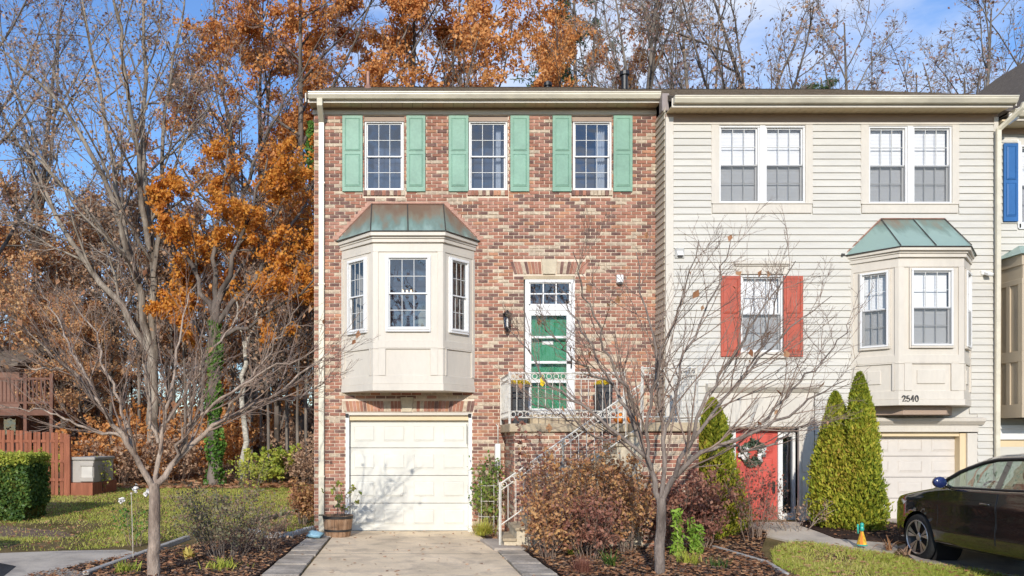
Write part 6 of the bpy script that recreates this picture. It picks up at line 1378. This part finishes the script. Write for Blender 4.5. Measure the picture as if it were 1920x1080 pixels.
# understory: a far brushy mass and individual bushes
def bushy(name, label, x, y, r, h, nst, nleaf, lsize, lm, sm_, seed, group=None, cat='shrub', up=.06, spread=.6, n2=5, jit=.04, stem_r=.006, z=None, lt0=.25, droop=.2, elong=1.5):
    g = np.random.default_rng(seed); z = gz(x, y) if z is None else z; base = (x, y, z); S0 = []
    for i in range(nst):
        a = g.uniform(0, 6.283); rr = r * math.sqrt(g.random()) * spread; hh = h * g.uniform(.7, 1.05) * (1 - .25 * (rr / r)); tip = (x + math.cos(a) * rr * 1.6, y + math.sin(a) * rr * 1.6, z + hh); st_ = (x + math.cos(a) * rr * .5, y + math.sin(a) * rr * .5, z - .02)
        S0.append(poly([st_, ((st_[0] * .6 + tip[0] * .4), (st_[1] * .6 + tip[1] * .4), z + hh * .5), tip], [stem_r, stem_r * .4], 7, g, h * .015))
    S0 = stackb(*S0); A = grow(g, S0, n2, .15, .97, (20, 55), .38, 5, .7, .1, up, stem_r * .45, .4, .06); B = grow(g, A, 3, .2, .97, (20, 60), .5, 3, .7, .1, up * .5, stem_r * .35, .3, .04)
    p = np.concatenate([along(g, A, nleaf // 2, lt0, jit), along(g, B, nleaf - nleaf // 2, .2, jit)]); p[:, 2] = np.maximum(p[:, 2], z + .01)
    return put_tree(name, label, base, ([(*tubes(S0, 4), 0), (*tubes(A, 3), 0), (*tubes(B, 3), 0)], [], [(*leaves(g, p, lsize, elong, droop), 0)]), (sm_, sm_, lm), group, kindname=('stems', 'twigs', 'foliage'), cat=cat)
u0 = bushy('woodland_shrub', 'brown leaved woodland shrub at the edge of the left wood beside the deck', PX(180, 12.5), 12.5, 1.5, 2.3, 34, 2600, .085, L_or, m_twigR, 71, 'woodland shrubs', up=.03)
u1 = bushy('woodland_shrub', 'tan leaved woodland shrub behind the left lawn', PX(330, 13.5), 13.5, 1.5, 1.9, 36, 2000, .085, L_brn, m_twigR, 73, 'woodland shrubs', up=.03)
u2 = bushy('woodland_shrub', 'yellow green woodland shrub behind the left lawn', PX(505, 13), 13, 1.3, 1.3, 26, 2600, .09, L_yg, m_twigR, 75, 'woodland shrubs', up=.03)
g = np.random.default_rng(5)
for i in range(40):
    Y = float(g.uniform(12.5, 34)); px = float(g.uniform(-60, 620)); src = (u0, u0, u1, u2, u0)[i % 5] if Y < 18 else (u0, u1)[i % 2]; s_ = float(g.uniform(.6, 1.15)) * (1 + (Y - 12) * .03)
    if Y < 15 and i % 2: s_ *= .6
    copy_tree(src, (PX(px, Y), Y, gz(PX(px, Y), Y)), float(g.uniform(0, 6.28)), s_, 'brushy shrub lost in the dense undergrowth of the left wood', 'undergrowth shrubs of the left wood')
# far wood behind everything, and trees across the street that the windows mirror
k = 0
for i in range(12):
    Y = float(g.uniform(38, 58)); px = -200 + i * 72 + float(g.uniform(-30, 30)); copy_tree(PR['rust'], (PX(px, Y), Y, gz(PX(px, Y), Y)), float(g.uniform(0, 6.28)), (1.2, .8), 'distant tree of the wooded hill behind the houses', 'far trees of the hill')
for i in range(12):
    copy_tree(PR[('bareA', 'orA', 'bareB', 'orB')[i % 4]], (-42 + i * 8 + float(g.uniform(-2, 2)), -68 + float(g.uniform(-4, 4)), 0), float(g.uniform(0, 6.28)), .8, 'tree across the street behind the viewer', 'trees across the street')

# arborvitae --------------------------------------------------------------
def arbor(label, px, py_base, py_top, Y, wpx, seed, n=15000):
    g = np.random.default_rng(seed); x = PX(px, Y); z0 = gz(x, Y) + .02; H = PZ(py_top, Y) - z0; R0 = wpx / S(Y) / 2
    t = g.random(n) ** .85; sprig = (g.random(n) < .05) * g.random(n); a = g.uniform(0, 6.283, n); lump = 1 + .13 * np.sin(a * 3 + t * 9 + seed) + .12 * np.sin(a * 9 - t * 31) + .06 * np.sin(a * 17 + t * 60) + .085 * g.normal(size=n)
    prof = np.where(t < .12, .78 + t * 1.8, np.clip((1 - t) / .88, 0, 1) ** .62) * R0; dep = 1 - .35 * g.random(n) ** 2.2; r = prof * lump * dep * (1 + .16 * sprig)
    p = np.stack([x + r * np.cos(a), Y + r * np.sin(a), z0 + t * H * (1 + .0 * a)], 1)
    d = nrm(np.stack([np.cos(a) * .55, np.sin(a) * .55, np.full(n, 1.)], 1) + g.normal(size=(n, 3)) * .42); w = nrm(np.cross(d, g.normal(size=(n, 3)))); s = (.036 * g.uniform(.5, 1.5, n))[:, None]
    V = np.stack([p - d * s * .7, p + w * s * .38, p + d * s * 1.1, p - w * s * .38], 1).reshape(-1, 3); k = np.arange(n)[:, None] * 4; F = np.concatenate([k + [[0, 1, 2]], k + [[0, 2, 3]]])
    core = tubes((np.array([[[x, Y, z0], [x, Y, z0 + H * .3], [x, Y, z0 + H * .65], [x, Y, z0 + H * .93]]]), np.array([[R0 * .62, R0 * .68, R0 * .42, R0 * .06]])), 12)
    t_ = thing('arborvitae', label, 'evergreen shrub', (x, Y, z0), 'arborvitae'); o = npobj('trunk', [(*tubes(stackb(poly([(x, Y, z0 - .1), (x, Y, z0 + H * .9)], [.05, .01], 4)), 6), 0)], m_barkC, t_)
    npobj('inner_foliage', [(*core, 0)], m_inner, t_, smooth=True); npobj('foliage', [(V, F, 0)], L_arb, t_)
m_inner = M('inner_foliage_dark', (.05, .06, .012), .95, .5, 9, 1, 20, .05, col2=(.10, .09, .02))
arbor('yellow green arborvitae cone behind the right bare tree left of the red door', 1336, 960, 748, -1.45, 112, 1, 27000)
arbor('left and shorter arborvitae of the touching pair before the garage', 1566, 1010, 736, -1.75, 88, 2, 28000)
arbor('right and taller arborvitae of the touching pair before the garage', 1612, 1014, 700, -2.05, 82, 3, 30000)
# hedge
g = np.random.default_rng(14); hx1_, hx0_, hy0, hy1, hz1 = PX(84, 2.75), -14., 1.9, 3.0, PZ(856, 1.9); n = 26000
f = g.random(n); p = np.zeros((n, 3)); p[:, 0] = g.uniform(hx0_, hx1_, n); p[:, 1] = g.uniform(hy0, hy1, n); p[:, 2] = g.uniform(.03, hz1, n)
k = f < .5; p[k, 1] = hy0 + np.abs(g.normal(size=k.sum())) * .05; k = (f >= .5) & (f < .8); p[k, 2] = hz1 - np.abs(g.normal(size=k.sum())) * .05; k = f >= .8; p[k, 0] = hx1_ - np.abs(g.normal(size=k.sum())) * .06
p += g.normal(size=(n, 3)) * .015; p[:, 1] += .04 * np.sin(p[:, 0] * 6 + p[:, 2] * 5); p[:, 0] -= .10 * (p[:, 2] < .35) * (hx1_ - p[:, 0] < .3); 
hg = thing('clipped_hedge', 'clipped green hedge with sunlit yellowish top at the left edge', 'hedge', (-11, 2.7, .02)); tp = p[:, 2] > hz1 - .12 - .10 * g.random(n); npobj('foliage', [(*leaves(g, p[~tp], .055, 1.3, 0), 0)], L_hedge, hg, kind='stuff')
pt = p[tp]; pt = np.concatenate([pt, pt + g.normal(size=pt.shape) * .03]); pt[:, 2] += .03 * np.abs(g.normal(size=len(pt))); npobj('sunlit_leaves', [(*leaves(g, pt, .045, 1.5, -.6), 0)], L_yg, hg, kind='stuff')  # top layer: the sunlit yellow is put into the leaf colour
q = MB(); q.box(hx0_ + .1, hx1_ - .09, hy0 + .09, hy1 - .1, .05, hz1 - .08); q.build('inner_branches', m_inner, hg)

# shrubs and plants of the right bed --------------------------------------
GB = lambda px, py: GP(px, py, 0)
def bb(name, label, px, Y, wpx, py_top, nst, nleaf, ls, lm, seed, **k):
    x = PX(px, Y); z = gz(x, Y) + .03; return bushy(name, label, x, Y, wpx / S(Y) / 2 / 1.1, PZ(py_top, Y) - z, nst, nleaf, ls, lm, k.pop('sm', m_twigR), seed, z=z, **k)
bb('dry_shrub', 'tall russet shrub with drying leaves in front of the steps, left part', 1035, -3.0, 130, 846, 26, 1400, .042, L_shrub, 201)
bb('dry_shrub', 'russet shrub with drying leaves in front of the steps, middle', 1105, -2.95, 130, 838, 26, 1900, .042, L_shrub, 202)
bb('dry_shrub', 'brown leafed shrub with golden flecks left of the right bare tree', 1175, -3.05, 130, 862, 26, 2500, .042, L_shrub, 203)
bb('tall_sprigs', 'tall loose sprigs of brown leaves standing above the shrub by the stair rail', 1000, -2.9, 70, 785, 9, 420, .045, L_redsh, 221, n2=2, spread=.9, up=.1)
bb('tall_sprigs', 'tall loose sprigs of brown leaves above the middle of the shrub by the steps', 1085, -2.9, 90, 800, 10, 480, .045, L_shrub, 222, n2=2, spread=.9, up=.1)
bb('dry_shrub', 'low dense brown shrub at the front of the right bed', 1105, -3.8, 170, 925, 26, 1900, .040, L_redsh, 204)
bb('dry_shrub', 'low brown shrub at the left front of the right bed', 1030, -3.8, 100, 930, 22, 1500, .040, L_shrub, 209)
bb('dry_shrub', 'dark red brown shrub right of the right bare tree trunk', 1310, -2.6, 150, 880, 30, 3200, .042, L_redsh, 205)
bb('dry_shrub', 'dark brown shrub tucked under the left arborvitae', 1265, -2.9, 90, 900, 22, 1500, .042, L_redsh, 206)
bb('twiggy_bush', 'open twiggy bush with small dark leaves in front of the red door', 1415, -2.4, 115, 872, 20, 620, .034, L_redsh, 207, n2=4, spread=.75, up=.08)
bb('twiggy_bush', 'sprawling bare twigs beside the entry path right of the red door', 1490, -2.1, 110, 930, 14, 160, .035, L_brn, 208, n2=4, spread=1., up=.02, sm=m_barkF)
m_stemp = M('pale_straw_stem', (.40, .31, .2), .9, .2, 5)
def clump(name, label, px, py, n, h, w, lm, seed, R0=.12, droop=1., cat='plant', z=None, nseg=6, group=None):
    g = np.random.default_rng(seed); x, y = GP(px, py, 0); z = gz(x, y) + .03 if z is None else z; V = []; F = []; k = 0
    for i in range(n):
        a = g.uniform(0, 6.283); l = h * g.uniform(.6, 1.2); e = g.uniform(.35, 1.1) * droop; ww = w * g.uniform(.7, 1.3); bx0 = x + R0 * g.normal() * .4; by0 = y + R0 * g.normal() * .4; dx, dy = math.cos(a), math.sin(a)
        for s in range(nseg + 1):
            t = s / nseg; out = l * e * t * .9; up_ = l * (t * 1.15 - e * .75 * t * t); wd = ww * (1 - t) ** .6 * (.5 + .5 * min(1, t * 4)); V += [(bx0 + dx * out - dy * wd, by0 + dy * out + dx * wd, z + up_), (bx0 + dx * out + dy * wd, by0 + dy * out - dx * wd, z + up_)]
        F += [(k + 2 * s, k + 2 * s + 1, k + 2 * s + 3, k + 2 * s + 2) for s in range(nseg)]; k += 2 * (nseg + 1)
    o = npobj(name, [(np.array(V), np.array(F), 0)], lm, None, smooth=True, origin=(x, y, z)); return tag(o, label, cat, group)
clump('ornamental_grass', 'yellow green arching grass clump between the garage and the bottom step', 906, 1006, 330, .36, .006, L_yg, 301, .18)
clump('daylily_clump', 'green strappy daylily clump at the front of the right bed', 1145, 1066, 60, .30, .011, L_hedge, 302, .12)
clump('daylily_clump', 'yellowing strappy leaf clump left of the daylilies', 1075, 1046, 40, .22, .009, L_yg, 303, .1)
clump('daylily_clump', 'green and yellow leaf clump right of the right bare tree trunk', 1290, 1062, 90, .30, .008, L_yg, 304, .2)
clump('daylily_clump', 'narrow green blades by the pale border strip', 1350, 1068, 60, .2, .006, L_hedge, 305, .2)
clump('daylily_clump', 'yellow green clump at the bottom of the left bed', 235, 1078, 90, .22, .008, L_yg, 306, .2)
clump('daylily_clump', 'bright yellow green clump right of the left bare tree', 420, 1072, 120, .20, .010, L_yg, 307, .25)
clump('withered_plant', 'withered brown strap leaved plant at the edge of the right driveway', 1665, 1052, 26, .30, .012, L_fall, 308, .1, 1.3)
clump('withered_plant', 'second withered dark plant by the car front wheel', 1700, 1058, 22, .22, .010, L_brn, 309, .1, 1.4)
clump('withered_plant', 'dark red rounded grass mound at the bottom of the right bed', 1092, 1080, 500, .26, .003, L_redsh, 310, .1, .8)
clump('hosta', 'yellow fading hosta leaves left of the bare left tree', 352, 1052, 16, .22, .035, leafmat('fading_hosta', [(.55, .4, .08), (.6, .5, .15)]), 311, .08)
def leafy_spire(label, px, py, h, seed):
    g = np.random.default_rng(seed); x, y = GP(px, py, 0); z = gz(x, y); base = (x, y, z); st_ = stackb(*[poly([(x + g.normal() * .04, y, z), (x + g.normal() * .08, y + g.normal() * .05, z + h * g.uniform(.75, 1))], [.006, .003], 6, g, .01) for _ in range(4)])
    p = along(g, st_, 260, .1, .03); put_tree('leafy_perennial', label, base, ([(*tubes(st_, 4), 0)], [], [(*leaves(g, p, .035, 3.2, .4), 0)]), (m_stemp, m_stemp, leafmat('bright_green_leaves', [(.12, .24, .03), (.26, .42, .05), (.4, .5, .1)])), kindname=('stems', 'twigs', 'foliage'), cat='plant')
leafy_spire('tall bright green leafy stems right of the right bare tree trunk', 1272, 1050, .78, 401); leafy_spire('shorter bright green stems with yellow tips beside the tall ones', 1305, 1044, .62, 402)
# left bed shrub and house corner plants
bb('dry_shrub', 'sprawling grey green half bare shrub filling the left bed', 425, -3.6, 190, 905, 34, 2200, .034, leafmat('grey_green_leaves', [(.08, .07, .04), (.16, .17, .09), (.26, .24, .13), (.30, .20, .13), (.2, .1, .08)]), 501, spread=.8, up=.03, sm=m_barkG)
bb('dry_shrub', 'low brown twig tangle right of the grey green shrub', 500, -3.0, 80, 950, 16, 300, .034, L_brn, 502, spread=.9, up=.03)
bb('dry_shrub', 'yellowish brown shrub against the brick house left corner', 566, 1.4, 62, 905, 22, 1700, .05, L_shrub, 503, up=.02)
bb('rose_bush', 'thin rose bush with small white flowers on the left lawn', 255, -2.2, 90, 930, 9, 160, .04, L_grn, 504, up=.03, n2=3)
clump('ornamental_grass', 'yellow straw tuft against the brick house left side', 545, 1002, 60, .2, .006, L_yg, 505, .15)
bb('twiggy_bush', 'thin pale twig shrub at the edge of the wood by the birch', 470, 9.0, 90, 850, 14, 260, .06, L_yg, 506, up=.06, sm=m_barkA)
bb('twiggy_bush', 'bare upright twig bush beside the hot tub', 186, 8.8, 40, 860, 14, 200, .06, L_yg, 507, up=.06, sm=m_barkC)
m_wf = M('white_petal', (.8, .76, .72), .6, .05, 8)
for px, py in ((230, 938), (275, 925), (254, 917)):
    Y = -2.2; x, _, z = W3(px, py, Y); g = np.random.default_rng(px); p = np.array([[x, Y, z]]) + g.normal(size=(26, 3)) * .022; o = npobj('white_rose', [(*leaves(g, p, .05, 1.1, 0), 0)], m_wf, None)
    tag(o, {230: 'white rose bloom lowest on the left rose bush', 275: 'white rose bloom at the right of the left rose bush', 254: 'white rose bloom topmost on the left rose bush'}[px], 'flower', 'white roses')
# vine on the wall right of the garage, on a pale wire cage
vx = PX(915, -.25); vine = bushy('climbing_vine', 'green leafy climber on a wire cage right of the garage door', vx, -.25, .20, 1.45, 16, 900, .05, leafmat('vine_leaves', [(.04, .10, .02), (.12, .22, .04), (.26, .32, .06), (.30, .18, .08)]), m_stemp, 601, n2=6, spread=.8, up=.05, jit=.05, z=.03)
q = MB()
for z in (.35, .65, .95):
    q.tube([(vx + .2 * math.cos(a), -.28 + .2 * math.sin(a), z) for a in np.linspace(0, 2 * math.pi, 13)], .006, 4)
for a in np.linspace(0, 5.2, 5): q.tube([(vx + .2 * math.cos(a), -.28 + .2 * math.sin(a), .02), (vx + .2 * math.cos(a), -.28 + .2 * math.sin(a), 1.05)], .006, 4)
tag(q.build('plant_cage', m_iron, None), 'pale wire plant cage holding the climber beside the garage', 'plant cage')
# rose in the barrel, mums in the planters, wreath leaves
bushy('potted_rose', 'straggly green leaved rose growing from the half barrel', bx_, by_, .28, .78, 6, 90, .06, leafmat('rose_leaves', [(.06, .09, .03), (.20, .26, .05), (.40, .42, .07), (.2, .1, .07)]), m_twigR, 602, n2=3, spread=1., up=.03, z=.38, cat='plant', jit=.02)
m_mum = leafmat('yellow_mums', [(.35, .30, .03), (.72, .52, .03), (.8, .62, .06)])
for i, (t, (xm, Yp, z1, w)) in enumerate(PLS):
    g = np.random.default_rng(70 + i); n = 500; a = g.uniform(0, 6.283, n); ph = np.arccos(g.random(n)); r = w * .62 * g.uniform(.8, 1.05, n); p = np.stack([xm + r * np.sin(ph) * np.cos(a), Yp + r * np.sin(ph) * np.sin(a), z1 + r * .55 * np.cos(ph)], 1)
    tag(npobj('mum_plant', [(*leaves(g, p, .03, 1.1), 0)], m_mum, None), ('bushy yellow mums in the planter left of the green door', 'bushy yellow mums in the planter right of the green door')[i], 'flowers')
g = np.random.default_rng(90); n = 420; a = g.uniform(0, 6.283, n); r = .185 + g.normal(size=n) * .04; p = np.stack([wx_ + r * np.cos(a), YD - .05 - np.abs(g.normal(size=n)) * .02, wz_ + r * np.sin(a)], 1); wh = ((a > 2.6) & (a < 3.9)) | ((a > 5.4) | (a < .4)); wh &= g.random(n) < .75
L_wr = leafmat('wreath_leaves', [(.03, .05, .03), (.10, .14, .09), (.22, .27, .2)]); npobj('leaf_ring', [(*leaves(g, p[~wh], .05, 2.2), 0)], L_wr, wt); npobj('white_bloom', [(*leaves(g, p[wh] + np.array([0, -.02, 0]), .06, 1.1), 0)], m_wf, wt, kind='stuff')
q = MB(); q.tube([(wx_ + .185 * math.cos(t), YD - .04, wz_ + .185 * math.sin(t)) for t in np.linspace(0, 6.283, 25)], .018, 6); q.build('hoop', m_barkC, wt); q = MB(); q.box(wx_ - .008, wx_ + .008, YD - .02, YD - .012, wz_ + .18, zd1 - .02); q.build('hanger', m_seam, wt)
# yellow leaf caught on the landing rail
q = MB(); x, z = PX(1017, SY), PZ(722, SY); q.add([(x - .035, SY + .02, z), (x + .005, SY + .015, z - .03), (x + .05, SY + .02, z + .03), (x + .04, SY + .01, z + .12), (x, SY + .02, z + .19), (x - .04, SY + .015, z + .11), (x, SY - .01, z + .06)], [(0, 1, 6), (1, 2, 6), (2, 3, 6), (3, 4, 6), (4, 5, 6), (5, 0, 6)])
tag(q.build('yellow_leaf', M('bright_yellow_leaf', (.75, .52, .02), .6), None, recalc=False), 'bright yellow leaf caught on the landing railing in front of the green door', 'leaf')
